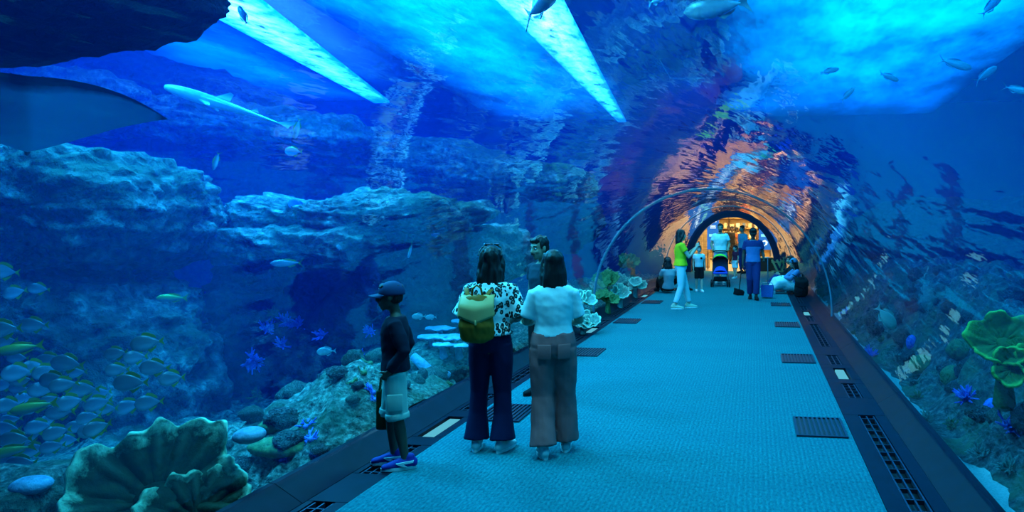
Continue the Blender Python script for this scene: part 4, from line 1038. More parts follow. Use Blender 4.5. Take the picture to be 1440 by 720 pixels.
            if logo:
                for sgn in (-1, 1):
                    lg = MB(); x0 = c + sd * sgn * 0.045 * k
                    def q(y, z, e=0.0): return c + g * y * k + up * z * k + sd * sgn * (0.049 + e) * k
                    pl = [(-0.065, 0.075), (0.075, 0.062), (0.06, 0.050), (0.01, 0.026), (-0.015, 0.026), (0.02, 0.050), (-0.06, 0.058)]
                    ci = [q(y, z, 0.002) for y, z in pl] + [q(y, z, -0.012) for y, z in pl]; n = len(pl)
                    lg.add(ci, [tuple(range(n)), tuple(range(2 * n - 1, n - 1, -1))] + [(i, (i + 1) % n, n + (i + 1) % n, n + i) for i in range(n)])
                    lg.build('side_flash', logo, sh)
        return s
NAVY = cloth('navy_sweat', (0.010, 0.012, 0.028)); JEANS = cloth('navy_jeans', (0.007, 0.008, 0.045), 0.8); TAUPE = cloth('taupe_twill', (0.55, 0.13, 0.13), 0.8)
WTEE = cloth('white_jersey', (0.80, 0.84, 0.82)); KHAKI = cloth('pale_khaki', (0.42, 0.52, 0.45)); OLIVE = cloth('olive_canvas', (0.42, 0.11, 0.012), 0.6, 0.1)
OLIVEL = cloth('pale_olive_flap', (0.80, 0.36, 0.14), 0.5, 0.1)
BLKC = cloth('black_cloth', (0.012, 0.012, 0.014)); GRNTEE = cloth('lime_shirt', (0.75, 0.62, 0.02)); PALEJ = cloth('pale_jeans', (0.55, 0.68, 0.72))
DKGRN = cloth('dark_green_canvas', (0.02, 0.05, 0.02)); UNIF = cloth('blue_uniform', (0.10, 0.22, 0.50)); UNID = cloth('dark_uniform', (0.02, 0.04, 0.16))
MAROON = cloth('maroon_jersey', (0.16, 0.02, 0.05)); GREYT = cloth('grey_jersey', (0.32, 0.38, 0.42))
t = NT('leopard_print'); v = t.coords((1, 1, 0.75))
vo = t.vor(v, 34.0); f = t.noise(v, 55, 2)
a = t.math('ADD', vo.outputs['Distance'], t.math('MULTIPLY', f, 0.35))
spot = t.ramp(a, [(0.36, (0.30, 0.24, 0.18)), (0.42, (0.01, 0.01, 0.015)), (0.66, (0.01, 0.01, 0.015)), (0.70, (0.85, 0.88, 0.85))])
t.base(spot, 0.7, 0, 0.2); M_LEO = t.m
# --- boy in profile at the glass
p0 = on_floor(556, 656)
boy = Person('boy in a navy cap and sweatshirt watching the fish through the glass', p0, left_of(556, 560, 0.12), 1.315, 0.98, SK_DARK,
             dict(sL=(-0.15, -0.01, 1.36), sR=(0.15, -0.01, 1.36), eL=(-0.20, -0.10, 1.12), wL=(-0.17, 0.03, 0.93), eR=(0.20, -0.10, 1.12), wR=(0.18, 0.02, 0.92),
                  aL=(-0.09, -0.10, 0.085), kL=(-0.09, -0.03, 0.49), aR=(0.09, 0.02, 0.085), kR=(0.09, 0.05, 0.49), hea=(0, 0.05, 1.60), nec=(0, 0.0, 1.455), tL=(-0.1, 1, 0), tR=(0.1, 1, 0)), 1.10, (0.0, -0.02, 0), 0.008, seed=5)
boy.body(False, (0.7, 0.7)); boy.hair('short', mat=HAIR)
boy.trousers(KHAKI, (0.100, 0.104, 0.102, 0.1, 0.1), end=0.515, female=False, amp=0.008, name='shorts', hi=0.2, grow=0.012)
boy.top(NAVY, 1.97, -0.18, False, 0.020, (0.068, 0.07, 0.064, 0.055, 0.046), 0.008, 'sweatshirt', 0.006)
boy.shoes(cloth('blue_shoe', (0.025, 0.035, 0.28), 0.6), M_WHITE, logo=plain('shoe_flash', (0.7, 0.78, 0.8), 0.5), L=1.12)
for S in 'LR':
    m = MB(); a, b_ = boy.P('h' + S), boy.P('k' + S)
    e = lerp(a, b_, 0.98); m.tube([lerp(a, b_, 0.90), lerp(a, b_, 1.03)], [0.108 * boy.k, 0.110 * boy.k], 20, side=(1, 0, 0), closed_cap=0.1); m.remesh('shorts_cuff', KHAKI, boy.root, 0.008, 2)
    sg = -1 if S == 'L' else 1
    m = MB(); m.rbox(lerp(a, b_, 0.62) + V(sg * 0.098, 0.0, 0) * boy.k, (0.02, 0.11, 0.12), 0.008, 2); m.build('cargo_pocket', KHAKI, boy.root, True)
# cap, a thing of its own
M_CAP = cloth('navy_cap', (0.018, 0.045, 0.12), 0.7)
def cap_on(p, mat, label, mark=None, brim=True):
    r = empty('cap', p.root.location, p.root.rotation_euler.z, label, 'cap'); hk = p.k * p.hs; hp = p.headp; R = p.HM
    m = MB()
    def fn(u, v):
        th = 2 * math.pi * u; ph = v * math.pi / 2 * 1.12
        c = V(0, -0.018, 0.034); rr = (0.087, 0.108, 0.098)
        zz = math.cos(ph); q = c + V(rr[0] * math.sin(ph) * math.cos(th), rr[1] * math.sin(ph) * math.sin(th), rr[2] * zz)
        return hp(*q)
    m.grid(fn, 32, 12, True); m.solid('crown', mat, r, 0.004)
    m = MB()
    def br(u, v):
        a = math.pi * (0.08 + 0.84 * u); x = 0.086 * math.cos(a); y = 0.07 * math.sin(a) + 0.015
        e = v * 0.085 * math.sin(a) ** 0.7
        return hp(x * (1 - 0.1 * v), y + e, 0.030 - 0.016 * v - 0.02 * (abs(x) / 0.086) ** 2 * (0.5 + 0.6 * v))
    if brim: m.grid(br, 21, 6); m.solid('brim', mat, r, 0.004)
    b_ = MB(); b_.ell(hp(0, -0.018, 0.134), (0.009 * hk, 0.009 * hk, 0.005 * hk), 8, 6); b_.build('button', mat, r, True)
    if mark:
        m = MB()
        # small pale angular emblem on the crown front
        for (u0, z0, u1, z1) in ((-0.02, 0.072, 0.0, 0.10), (0.0, 0.10, 0.02, 0.072), (-0.02, 0.072, 0.02, 0.084)):
            def cp(u, z):
                sp = math.sqrt(max(0.0, 1 - ((z - 0.034) / 0.098) ** 2 - (u / 0.087) ** 2)); return hp(u, -0.018 + 0.1105 * sp, z)
            m.tube([cp(u0, z0), cp((u0 + u1) / 2, (z0 + z1) / 2), cp(u1, z1)], [0.0045 * hk] * 3, 6)
        m.build('emblem', mark, r, True)
    return r
cap_on(boy, M_CAP, 'navy baseball cap on the boy at the glass', M_WHITE)
# green bag held low by the boy
def bag_at(loc, yaw):
    r = empty('tote_bag', loc, yaw, 'dark green flat tote bag held against the boy', 'bag')
    m = MB(); m.rbox((0, 0, 0.16), (0.07, 0.15, 0.30), 0.02, 3); m.remesh('bag_body', DKGRN, r, 0.01, 1, wrinkle(0.004, 14, 10, 2))
    for x in (-0.02, 0.02):
        h = MB(); h.tube([(x, -0.05, 0.30), (x, -0.04, 0.40), (x, 0.0, 0.44), (x, 0.04, 0.40), (x, 0.05, 0.30)], [0.006] * 5, 8); h.build('handle', DKGRN, r, True)
q = p0 + left_of(556, 560, 0.12) * 0.06 + away_from(556, 560) * 0.17
bag_at((q.x, q.y, 0.22), boy.root.rotation_euler.z)
# --- woman with the backpack
p1 = on_floor(690, 631)
wp = Person('woman in a leopard print blouse and navy flared jeans with sunglasses on her hair', p1, away_from(694, 500, -0.22), 1.575, 1.10, SK_DARK,
            dict(sL=(-0.158, -0.005, 1.35), sR=(0.158, -0.005, 1.35), eL=(-0.245, 0.02, 1.11), wL=(-0.12, 0.24, 1.08), eR=(0.245, 0.0, 1.12), wR=(0.14, 0.23, 1.06), aL=(-0.115, -0.02, 0.085), aR=(0.115, -0.06, 0.085), kL=(-0.10, 0.02, 0.49), kR=(0.10, 0.0, 0.49), tR=(0.35, 1, 0)), 1.0, (0.05, 0.0, 0), 0.009, seed=2)
wp.body(True, (0.6, 0.6), face=True); wp.hair('long', 0.27, 0.016)
wp.trousers(JEANS, (0.098, 0.096, 0.072, 0.074, (0.104, 0.112)), end=0.985, amp=0.005, hi=0.5)
wp.top(M_LEO, 0.92, 0.30, True, 0.026, (0.070, 0.080, 0.092, 0.05, 0.042), 0.008, 'blouse', 0.012)
wp.shoes(cloth('pale_shoe', (0.6, 0.65, 0.65)), M_WHITE)
# sunglasses pushed up on her hair
r = empty('sunglasses', p1, wp.root.rotation_euler.z, 'dark sunglasses pushed up on the hair of the woman with the backpack', 'sunglasses')
hp = wp.headp
m = MB(); m.tube([hp(-0.078, 0.01, 0.115), hp(-0.03, 0.035, 0.142), hp(0.03, 0.035, 0.142), hp(0.078, 0.01, 0.115)], [0.006] * 4, 8); m.build('frame', M_BLACK, r, True)
for sg in (-1, 1):
    m = MB(); m.ell(hp(sg * 0.04, 0.028, 0.142), (0.032, 0.022, 0.007), 14, 8, wp.HM); m.build('lens', plain('dark_lens', (0.01, 0.012, 0.02), 0.1), r, True)
    m = MB(); m.tube([hp(sg * 0.08, 0.01, 0.115), hp(sg * 0.093, -0.03, 0.085), hp(sg * 0.096, -0.075, 0.05)], [0.0045] * 3, 8); m.build('temple', M_BLACK, r, True)
# backpack
def backpack(p, off, label, body, flap, size=1.0, rz=0.0, seed=4):
    base = p.root.location + Matrix.Rotation(p.root.rotation_euler.z, 3, 'Z') @ Vector(off)
    r = empty('backpack', base, p.root.rotation_euler.z + rz, label, 'backpack'); k = size
    m = MB(); m.tube([(0, 0, 0.02 * k), (0, -0.01 * k, 0.12 * k), (0, -0.005 * k, 0.24 * k), (0, 0.02 * k, 0.33 * k)], [(0.125 * k, 0.07 * k), (0.135 * k, 0.08 * k), (0.115 * k, 0.07 * k), (0.085 * k, 0.045 * k)], 18, side=(1, 0, 0), closed_cap=0.4)
    m.remesh('pouch', body, r, 0.009, 3, wrinkle(0.007, 14, 9, seed))
    m = MB()
    def fl(u, v):
        x = (u - 0.5) * 0.25 * k * (1.0 + 0.08 * v); z = (0.345 - 0.15 * v - 0.055 * v * (1 - abs(2 * u - 1))) * k
        y = (0.03 - 0.115 * min(1, v * 2.2) ** 0.6 + 0.05 * (2 * u - 1) ** 2) * k
        return (x, y, z)
    m.grid(fl, 15, 10); m.solid('flap', flap, r, 0.008)
    m = MB(); m.tube([(-0.04 * k, 0.02 * k, 0.335 * k), (-0.03 * k, 0.0, 0.40 * k), (0, -0.005, 0.425 * k), (0.03 * k, 0.0, 0.40 * k), (0.04 * k, 0.02 * k, 0.335 * k)], [0.008 * k] * 5, 8); m.build('handle', body, r, True)
    for sg in (-1, 1):
        m = MB(); m.tube([(sg * 0.06 * k, 0.03 * k, 0.33 * k), (sg * 0.09 * k, 0.075 * k, 0.375 * k), (sg * 0.10 * k, 0.14 * k, 0.39 * k)], [(0.018 * k, 0.005 * k)] * 3, 8, side=(1, 0, 0)); m.build('strap', body, r, True)
    m = MB(); m.tube([(0, -0.095 * k, 0.17 * k), (0.004, -0.1 * k, 0.14 * k)], [0.006 * k, 0.009 * k], 8); m.build('toggle', flap, r, True)
    return r
backpack(wp, (-0.055, -0.215, 0.875), 'olive drawstring backpack with a pale flap on the woman in leopard print', OLIVE, OLIVEL, 1.0, 0.1)
# --- woman in the white tee
p2_ = on_floor(778, 637)
wt = Person('woman in a white tee and taupe wide trousers with long straight black hair', p2_, away_from(776, 500, 0.06), 1.555, 1.13, SK_MID,
            dict(sL=(-0.155, -0.005, 1.345), sR=(0.155, -0.005, 1.345), eL=(-0.222, 0.03, 1.10), wL=(-0.13, 0.22, 1.10), eR=(0.222, 0.03, 1.10), wR=(0.13, 0.22, 1.08), aL=(-0.085, -0.10, 0.085), aR=(0.11, 0.06, 0.085), kL=(-0.09, 0.0, 0.49), kR=(0.10, 0.04, 0.49)), 1.0, (0.1, 0.02, 0), 0.009, seed=8)
wt.body(True, (0.6, 0.6)); wt.hair('long', 0.30, 0.006)
wt.trousers(TAUPE, (0.108, 0.108, 0.088, 0.092, (0.108, 0.115)), end=0.985, amp=0.009, hi=0.62, grow=0.016)
wt.top(WTEE, 0.80, 0.42, True, 0.020, (0.058, 0.062, 0.066, 0.05, 0.042), 0.005, 'tee_shirt')
wt.shoes(cloth('pale_shoe', (0.6, 0.65, 0.65)), M_WHITE)
for sg in (-1, 1):
    m = MB(); c = wt.P('pel') + V(sg * 0.082, -0.128, -0.055) * wt.k
    m.rbox(c, (0.105, 0.014, 0.115), 0.008, 2, Euler((0.0, 0, sg * 0.27)).to_matrix()); m.build('back_pocket', TAUPE, wt.root, True)
# --- man beyond her
pm = at(763, 400, 7.3); pm.z = 0
mn = Person('dark haired man with a moustache facing past the woman in the white tee', pm, Matrix.Rotation(0.42, 3, 'Z') @ left_of(757, 360, -0.30), 1.63, 1.0, SK_MID,
            dict(hea=(0.0, 0.05, 1.585)), 1.04, (0.0, -0.12, 0.0), 0.010, seed=3)
mn.body(False); mn.hair('short'); mn.trousers(BLKC, female=False); mn.top(cloth('dark_teal_shirt', (0.02, 0.04, 0.06)), 0.5, -0.1, False); mn.shoes(BLKC, BLKC)
m = MB(); m.tube([mn.headp(-0.026, 0.088, -0.052), mn.headp(0, 0.098, -0.045), mn.headp(0.026, 0.088, -0.052)], [0.006, 0.008, 0.006], 8); m.build('moustache', HAIR, mn.root, True)
# --- woman photographing with a phone
pg = on_floor(957, 434)
wg = Person('woman in a lime green shirt and pale jeans raising a phone', pg, -left_of(957, 400, -0.15), 1.64, 1.16, SK_LIGHT,
            dict(eR=(0.20, 0.16, 1.12), wR=(0.09, 0.34, 1.33), eL=(-0.20, 0.14, 1.12), wL=(-0.06, 0.35, 1.32), aL=(-0.09, 0.20, 0.085), kL=(-0.09, 0.12, 0.48), aR=(0.09, -0.13, 0.085), kR=(0.09, 0.0, 0.48)), 1.0, (0.0, -0.05, 0), 0.012, seed=6)
wg.body(True, (0.9, 0.9), dict(L=(0.1, 0.2, 1), R=(-0.1, 0.2, 1)), dict(L=(0.6, 0.7, 0), R=(-0.6, 0.7, 0))); wg.hair('long', 0.26)
wg.trousers(PALEJ, (0.092, 0.09, 0.068, 0.066, 0.058), end=0.93, amp=0.006, hi=0.3); wg.top(GRNTEE, 0.5, 0.0, True, 0.02, hemgrow=0.006)
wg.shoes(cloth('beige_shoe', (0.5, 0.55, 0.42)), M_WHITE)
q = wg.root.location + Matrix.Rotation(wg.root.rotation_euler.z, 3, 'Z') @ (V(0.015, 0.40, 1.42) * wg.k)
r = empty('phone', q, wg.root.rotation_euler.z, 'phone held up by the woman in the lime green shirt', 'phone')
MB().rbox((0, 0, 0), (0.15, 0.011, 0.075), 0.004, 2).build('phone_body', plain('phone_case', (0.25, 0.05, 0.05), 0.4), r)
MB().box((0, -0.0062, 0), (0.138, 0.002, 0.066)).build('screen', plain('phone_screen', (0.02, 0.02, 0.03), 0.1), r)
# --- boy in a white tee walking beyond her
pb = on_floor(983, 410)
toward = lambda px, t_=0.0: Matrix.Rotation(t_, 3, 'Z') @ (-away_from(px, 400))
wb = Person('small boy in a white tee and black shorts walking behind the phone', pb, toward(983, 0.2), 1.18, 1.0, SK_LIGHT, dict(aL=(-0.08, 0.14, 0.085), aR=(0.08, -0.12, 0.085), kR=(0.085, 0.02, 0.49)), 1.16, (0, 0, 0), 0.012, seed=11)
wb.body(False); wb.hair('short'); wb.trousers(BLKC, (0.1, 0.1, 0.095, 0.09, 0.09), end=0.49, female=False, name='shorts', hi=0.2); wb.top(WTEE, 0.5, -0.05, False, 0.018); wb.shoes(WTEE, M_WHITE)
m = MB(); m.rbox(wb.P('che') + V(-0.06, 0.135, 0.0) * wb.k, (0.05, 0.01, 0.05), 0.003, 2); m.build('chest_pocket', BLKC, wb.root)
# --- two people sitting on the floor against the glass
SIT = dict(hip=(0, 0.0, 0.10), pel=(0, -0.01, 0.15), wai=(0, -0.05, 0.30), che=(0, -0.05, 0.48), sho=(0, -0.03, 0.60), nec=(0, -0.01, 0.67), hea=(0, 0.03, 0.81), sL=(-0.165, -0.03, 0.60), sR=(0.165, -0.03, 0.60),
           eL=(-0.21, 0.10, 0.40), wL=(-0.08, 0.28, 0.42), eR=(0.21, 0.10, 0.40), wR=(0.08, 0.28, 0.42), hL=(-0.09, 0.02, 0.11), hR=(0.09, 0.02, 0.11), kL=(-0.12, 0.36, 0.36), kR=(0.12, 0.36, 0.36), aL=(-0.1, 0.56, 0.085), aR=(0.1, 0.56, 0.085))
s1 = Person('person in black sitting on the floor at the glass beyond the phone', V(-2.34, 18.9, 0), V(0.9, -0.35, 0), 1.62, 1.0, SK_MID, SIT, 1.0, (0, -0.1, 0), 0.013, seed=12)
s1.body(True); s1.hair('long', 0.25); s1.trousers(BLKC); s1.top(BLKC, 1.9, -0.1); s1.shoes(BLKC, BLKC)
s2 = Person('person in a pale top and black trousers sitting on the carpet', V(-2.20, 18.0, 0), V(-0.45, 0.85, 0), 1.62, 1.05, SK_MID, SIT, 1.0, (0, -0.1, 0), 0.013, seed=13)
s2.body(True); s2.hair('long', 0.22); s2.trousers(BLKC, (0.1, 0.1, 0.08, 0.075, 0.06)); s2.top(GREYT, 0.6, -0.1); s2.shoes(BLKC, BLKC)
# --- man pushing the stroller
ps = on_floor(1013, 399.5)
fs_ = toward(1013, 0.0)
ms = Person('stout man in a white polo shirt pushing the stroller', ps, fs_, 1.77, 1.18, SK_MID,
            dict(eL=(-0.25, 0.02, 1.12), wL=(-0.21, 0.24, 0.99), eR=(0.25, 0.02, 1.12), wR=(0.21, 0.24, 0.99), aL=(-0.10, 0.05, 0.085), aR=(0.10, -0.2, 0.085)), 1.0, (0, -0.05, 0), 0.013, seed=14)
ms.body(False, (1.0, 1.0), dict(L=(0.1, 1, 0), R=(-0.1, 1, 0)), dict(L=(0, 0, -1), R=(0, 0, -1))); ms.hair('short'); ms.trousers(PALEJ, (0.095, 0.092, 0.075, 0.072, 0.065), female=False); ms.top(WTEE, 0.6, -0.15, False, 0.022, hemgrow=0.01); ms.shoes(WTEE, M_WHITE)
m = MB(); m.tube([ms.headp(-0.04, 0.06, -0.09), ms.headp(0, 0.082, -0.10), ms.headp(0.04, 0.06, -0.09)], [0.018, 0.018, 0.018], 8); m.ell(ms.headp(0, 0.09, -0.047), (0.028, 0.012, 0.007)); m.build('beard', HAIR, ms.root, True)
def stroller(loc, face):
    r = empty('stroller', loc, math.atan2(-face[0], face[1]), 'black framed baby stroller with a blue seat and green lining', 'stroller')
    fr = plain('stroller_frame', (0.03, 0.03, 0.035), 0.35, 0.3); bl = cloth('stroller_blue', (0.04, 0.09, 0.62), 0.6); gr = cloth('stroller_green', (0.28, 0.75, 0.05), 0.6); dk = cloth('stroller_dark', (0.02, 0.025, 0.05), 0.7)
    for sg in (-1, 1):
        m = MB(); m.tube([(sg * 0.21, -0.40, 0.95), (sg * 0.21, -0.20, 0.66), (sg * 0.22, 0.10, 0.34), (sg * 0.23, 0.34, 0.10)], [0.013] * 4, 8); m.build('side_bar', fr, r, True)
        m = MB(); m.tube([(sg * 0.215, 0.02, 0.50), (sg * 0.23, -0.24, 0.10)], [0.012] * 2, 8); m.build('rear_leg', fr, r, True)
        for y in (-0.25, 0.35):
            for dx in (-0.025, 0.025):
                m = MB(); m.tube([(sg * 0.23 + dx - 0.012, y, 0.085), (sg * 0.23 + dx + 0.012, y, 0.085)], [0.085, 0.085], 18, side=(0, 1, 0), closed_cap=0.1); m.build('wheel', BLKC, r, True)
    m = MB(); m.tube([(-0.21, -0.40, 0.95), (-0.15, -0.43, 0.985), (0.15, -0.43, 0.985), (0.21, -0.40, 0.95)], [0.016] * 4, 8); m.build('handle_bar', BLKC, r, True)
    m = MB(); m.grid(lambda u, v: ((u - 0.5) * 0.40, -0.02 - 0.22 * v + 0.03 * (2 * u - 1) ** 2, 0.40 + 0.42 * v), 11, 9); m.solid('backrest', dk, r, 0.025)
    m = MB(); m.rbox((0, 0.10, 0.38), (0.40, 0.30, 0.06), 0.025, 3); m.build('seat', bl, r, True)
    m = MB(); m.grid(lambda u, v: (0.20 * math.cos(math.pi * u) * (1 - 0.15 * v), 0.20 - 0.25 * v + 0.02 * math.sin(math.pi * u), 0.36 + 0.20 * math.sin(math.pi * u) ** 0.8 * (0.5 + 0.5 * v)), 17, 7); m.solid('foot_muff', bl, r, 0.015)
    m = MB(); m.grid(lambda u, v: (0.22 * math.cos(math.pi * u), -0.26 + 0.26 * v - 0.03 * math.sin(math.pi * u), 0.70 + 0.20 * math.sin(math.pi * u) * (1 - 0.25 * v)), 17, 7); m.solid('canopy', gr, r, 0.012)
    m = MB(); m.tube([(0.22 * math.cos(math.pi * i / 12), 0.0, 0.70 + 0.155 * math.sin(math.pi * i / 12)) for i in range(13)], [0.012] * 13, 8); m.build('canopy_bow', dk, r, True)
    m = MB(); m.rbox((0, 0.0, 0.20), (0.38, 0.36, 0.12), 0.03, 3); m.build('basket', BLKC, r, True)
    m = MB(); m.tube([(-0.23, 0.35, 0.12), (0.23, 0.35, 0.12)], [0.012] * 2, 8); m.build('front_bar', fr, r, True)
    return r
q = ps + fs_ * 0.68 * 1.0
stroller((q.x, q.y, 0), fs_)
# --- small child in maroon
pc = on_floor(1034, 391.5)
ch = Person('small child in a maroon top and white shorts walking past the stroller', pc, toward(1034, -0.9), 1.05, 1.0, SK_LIGHT, dict(aL=(-0.08, 0.12, 0.085), aR=(0.08, -0.1, 0.085)), 1.22, (0, 0, 0), 0.013, seed=15)
ch.body(True); ch.hair('short'); ch.trousers(WTEE, (0.105, 0.11, 0.12, 0.1, 0.1), end=0.42, name='shorts', hi=0.3); ch.top(MAROON, 0.6, 0.1); ch.shoes(WTEE, M_WHITE)
# --- cleaner with broom and dustpan
pk = on_floor(1059, 421)
ck = Person('cleaner in a two tone blue uniform and dark cap with broom and dustpan', pk, toward(1059, 0.05), 1.655, 1.05, SK_DARK,
            dict(eL=(-0.235, 0.0, 1.12), wL=(-0.25, 0.14, 0.98), eR=(0.225, -0.02, 1.10), wR=(0.245, 0.04, 0.86), aL=(-0.07, 0.12, 0.085), kL=(-0.08, 0.10, 0.48), aR=(0.06, -0.14, 0.085), kR=(0.08, 0.02, 0.48)), 1.02, (0, -0.22, 0), 0.012, seed=16)
ck.body(False, (1.2, 1.2)); ck.hair('short'); ck.trousers(UNID, (0.098, 0.096, 0.08, 0.078, 0.072), female=False, amp=0.008); ck.top(UNIF, 0.62, -0.2, False, 0.02, hemgrow=0.006); ck.shoes(BLKC, BLKC)
cap_on(ck, BLKC, 'dark cap on the cleaner')
m = MB(); tp = ck.torso_pts(); tr = ck.torso_rad(0.025, False); m.tube(tp[5:9], tr[5:9], 20, side=(1, 0, 0), closed_cap=0.05)
for S in 'LR':
    a, b_ = ck.P('s' + S), ck.P('e' + S); m.tube([lerp(a, V(0, a.y, a.z), 0.25), a, lerp(a, b_, 0.35), lerp(a, b_, 0.65)], [0.068, 0.07, 0.07, 0.07], 14, closed_cap=0.1)
m.remesh('dark_yoke', UNID, ck.root, 0.012, 3)
def world_of(p, v): return p.root.location + Matrix.Rotation(p.root.rotation_euler.z, 3, 'Z') @ v
q = world_of(ck, ck.P('wR') + V(0.02, 0.05, -0.06)); q2 = on_floor(1039, 415.5)
r = empty('broom', (q2.x, q2.y, 0), 0, 'long black broom in the hand of the cleaner', 'broom')
d = q - Vector((q2.x, q2.y, 0))
m = MB(); m.tube([(d.x * 0.1, d.y * 0.1, 0.14), (d.x, d.y, d.z + 0.05)], [0.012, 0.012], 8); m.build('handle', M_BLACK, r, True)
m = MB(); m.tube([(-0.11, -0.02, 0.17), (0.10, 0.02, 0.10)], [(0.03, 0.022)] * 2, 10, side=(0, 0, 1)); m.build('head', M_BLACK, r, True)
m = MB(); m.tube([(-0.12, -0.02, 0.10), (0.12, 0.03, 0.03)], [(0.07, 0.02)] * 2, 10, side=(0, 0, 1), closed_cap=0.2); m.build('bristles', BLKC, r, True)
q = world_of(ck, ck.P('wL') + V(-0.02, 0.06, 0.0)); q2 = on_floor(1079, 419)
r = empty('dustpan', (q2.x, q2.y, 0), -PSI, 'blue upright lobby dustpan with a tall grey handle', 'dustpan')
PB = plain('dustpan_blue', (0.05, 0.15, 0.5), 0.5); GM = plain('grey_pole', (0.3, 0.36, 0.42), 0.35, 0.4)
m = MB(); o_ = [(-0.125, -0.1, 0.03), (0.125, -0.1, 0.03), (0.145, -0.11, 0.30), (-0.145, -0.11, 0.30)]
bk = [(x, y + 0.22, z) for x, y, z in o_]
m.add(o_ + bk, [(0, 1, 2, 3), (5, 4, 7, 6), (0, 4, 5, 1), (0, 3, 7, 4), (1, 5, 6, 2)]); m.solid('bin', PB, r, 0.008, False)
m = MB(); m.tube([(-0.145, 0.0, 0.29), (-0.11, 0.0, 0.36), (0.11, 0.0, 0.36), (0.145, 0.0, 0.29)], [0.009] * 4, 8); m.build('yoke', GM, r, True)
hd = max(0.8, q.z); m = MB(); m.tube([(0.01, 0, 0.33), (0.01, 0, hd)], [0.011, 0.011], 8); m.build('pole', GM, r, True)
m = MB(); m.tube([(-0.08, 0.0, hd), (0.05, 0, hd + 0.01)], [0.014, 0.014], 8); m.build('grip', GM, r, True)
# --- man in light blue seen from the side farther in
pf = V(0, 0, 0); pf = on_floor(1044, 384.5)
mf = Person('man in a light blue shirt standing behind the cleaner', pf, toward(1044, -0.9), 1.70, 1.08, SK_MID, None, 1.0, (0, 0, 0), 0.014, seed=17)
mf.body(False); mf.hair('short'); mf.trousers(UNID, female=False); mf.top(cloth('light_blue_shirt', (0.18, 0.42, 0.55)), 0.9, -0.15, False); mf.shoes(BLKC, BLKC)
# --- two people sitting against the reef side
SIT2 = dict(SIT, che=(0, -0.09, 0.47), sho=(0, -0.10, 0.58), nec=(0, -0.09, 0.65), hea=(0, -0.03, 0.79), sL=(-0.165, -0.10, 0.58), sR=(0.165, -0.10, 0.58))
r1 = Person('woman in a blue top and white skirt sitting against the reef side channel', V(0.93, 18.35, 0), V(-1.0, -0.25, 0), 1.66, 1.05, SK_MID, SIT2, 1.0, (0, -0.1, 0), 0.013, seed=18)
r1.body(True); r1.hair('long', 0.25); r1.top(cloth('blue_top', (0.12, 0.25, 0.48)), 1.85, -0.1); r1.shoes(WTEE, M_WHITE)
m = MB(); m.tube([(0, -0.05, 0.13), (0, 0.10, 0.20), (0, 0.28, 0.28), (0, 0.40, 0.26), (0, 0.52, 0.15)], [(0.19, 0.12), (0.21, 0.16), (0.22, 0.18), (0.22, 0.17), (0.2, 0.10)], 18, side=(1, 0, 0)); m.remesh('skirt', WTEE, r1.root, 0.013, 3, wrinkle(0.012, 8, 8, 3))
r2 = Person('person in dark jeans and a dark top sitting behind the woman in the white skirt', V(0.90, 19.4, 0), V(-1.0, -0.2, 0), 1.70, 1.0, SK_MID, SIT2, 1.0, (0, 0, 0), 0.013, seed=19)
r2.body(False); r2.hair('short'); r2.trousers(UNID, female=False); r2.top(BLKC, 1.85, -0.1, False); r2.shoes(WTEE, M_WHITE)
bpk = backpack(r1, (0, 0, 0), 'black backpack resting on the channel behind the seated woman', BLKC, BLKC, 1.35, 0.0, 9)
bpk.location = (1.10, 17.55, 0.0); bpk.rotation_euler.z = 0.4
cap_on(r1, cloth('blue_band', (0.08, 0.25, 0.4)), 'blue cap on the woman sitting in the white skirt', None, False)
# ------------------------------------------------------------------ hall beyond the far mouth
t = NT('hall_plaster'); t.base(t.ramp(t.noise(t.coords(), 2.0, 3), [(0.3, (0.72, 0.60, 0.40)), (0.7, (0.88, 0.76, 0.52))]), 0.7); M_PLAS = t.m
t = NT('hall_wood'); v = t.coords((1, 1, 8)); t.base(t.ramp(t.noise(v, 3.0, 4), [(0.3, (0.50, 0.32, 0.12)), (0.7, (0.75, 0.50, 0.2))]), 0.4); M_HWOOD = t.m
M_DKW = plain('dark_wood', (0.07, 0.032, 0.016), 0.5); M_CREAM = plain('cream_wall', (0.85, 0.78, 0.6), 0.7); M_PORT = plain('portal_trim', (0.012, 0.018, 0.05), 0.45)
HY0, HY1, HX0, HX1, HZ = 26.3, 36.0, -6.5, 4.5, 3.3
slab('floor_hall', ((HX0 + HX1) / 2, (HY0 + HY1) / 2 + 0.15, -0.06), (HX1 - HX0, HY1 - HY0, 0.1), plain('hall_floor', (0.45, 0.34, 0.2), 0.3))
slab('wall_hall', ((HX0 + HX1) / 2, HY1 + 0.1, HZ / 2), (HX1 - HX0, 0.2, HZ), M_PLAS)
slab('wall_hall', (HX0 - 0.1, (HY0 + HY1) / 2, HZ / 2), (0.2, HY1 - HY0, HZ), M_HWOOD)
slab('wall_hall', (HX1 + 0.1, (HY0 + HY1) / 2, HZ / 2), (0.2, HY1 - HY0, HZ), M_PLAS)
slab('ceiling_hall', ((HX0 + HX1) / 2, (HY0 + HY1) / 2 + 0.2, HZ + 0.1), (HX1 - HX0, HY1 - HY0, 0.2), M_CREAM)
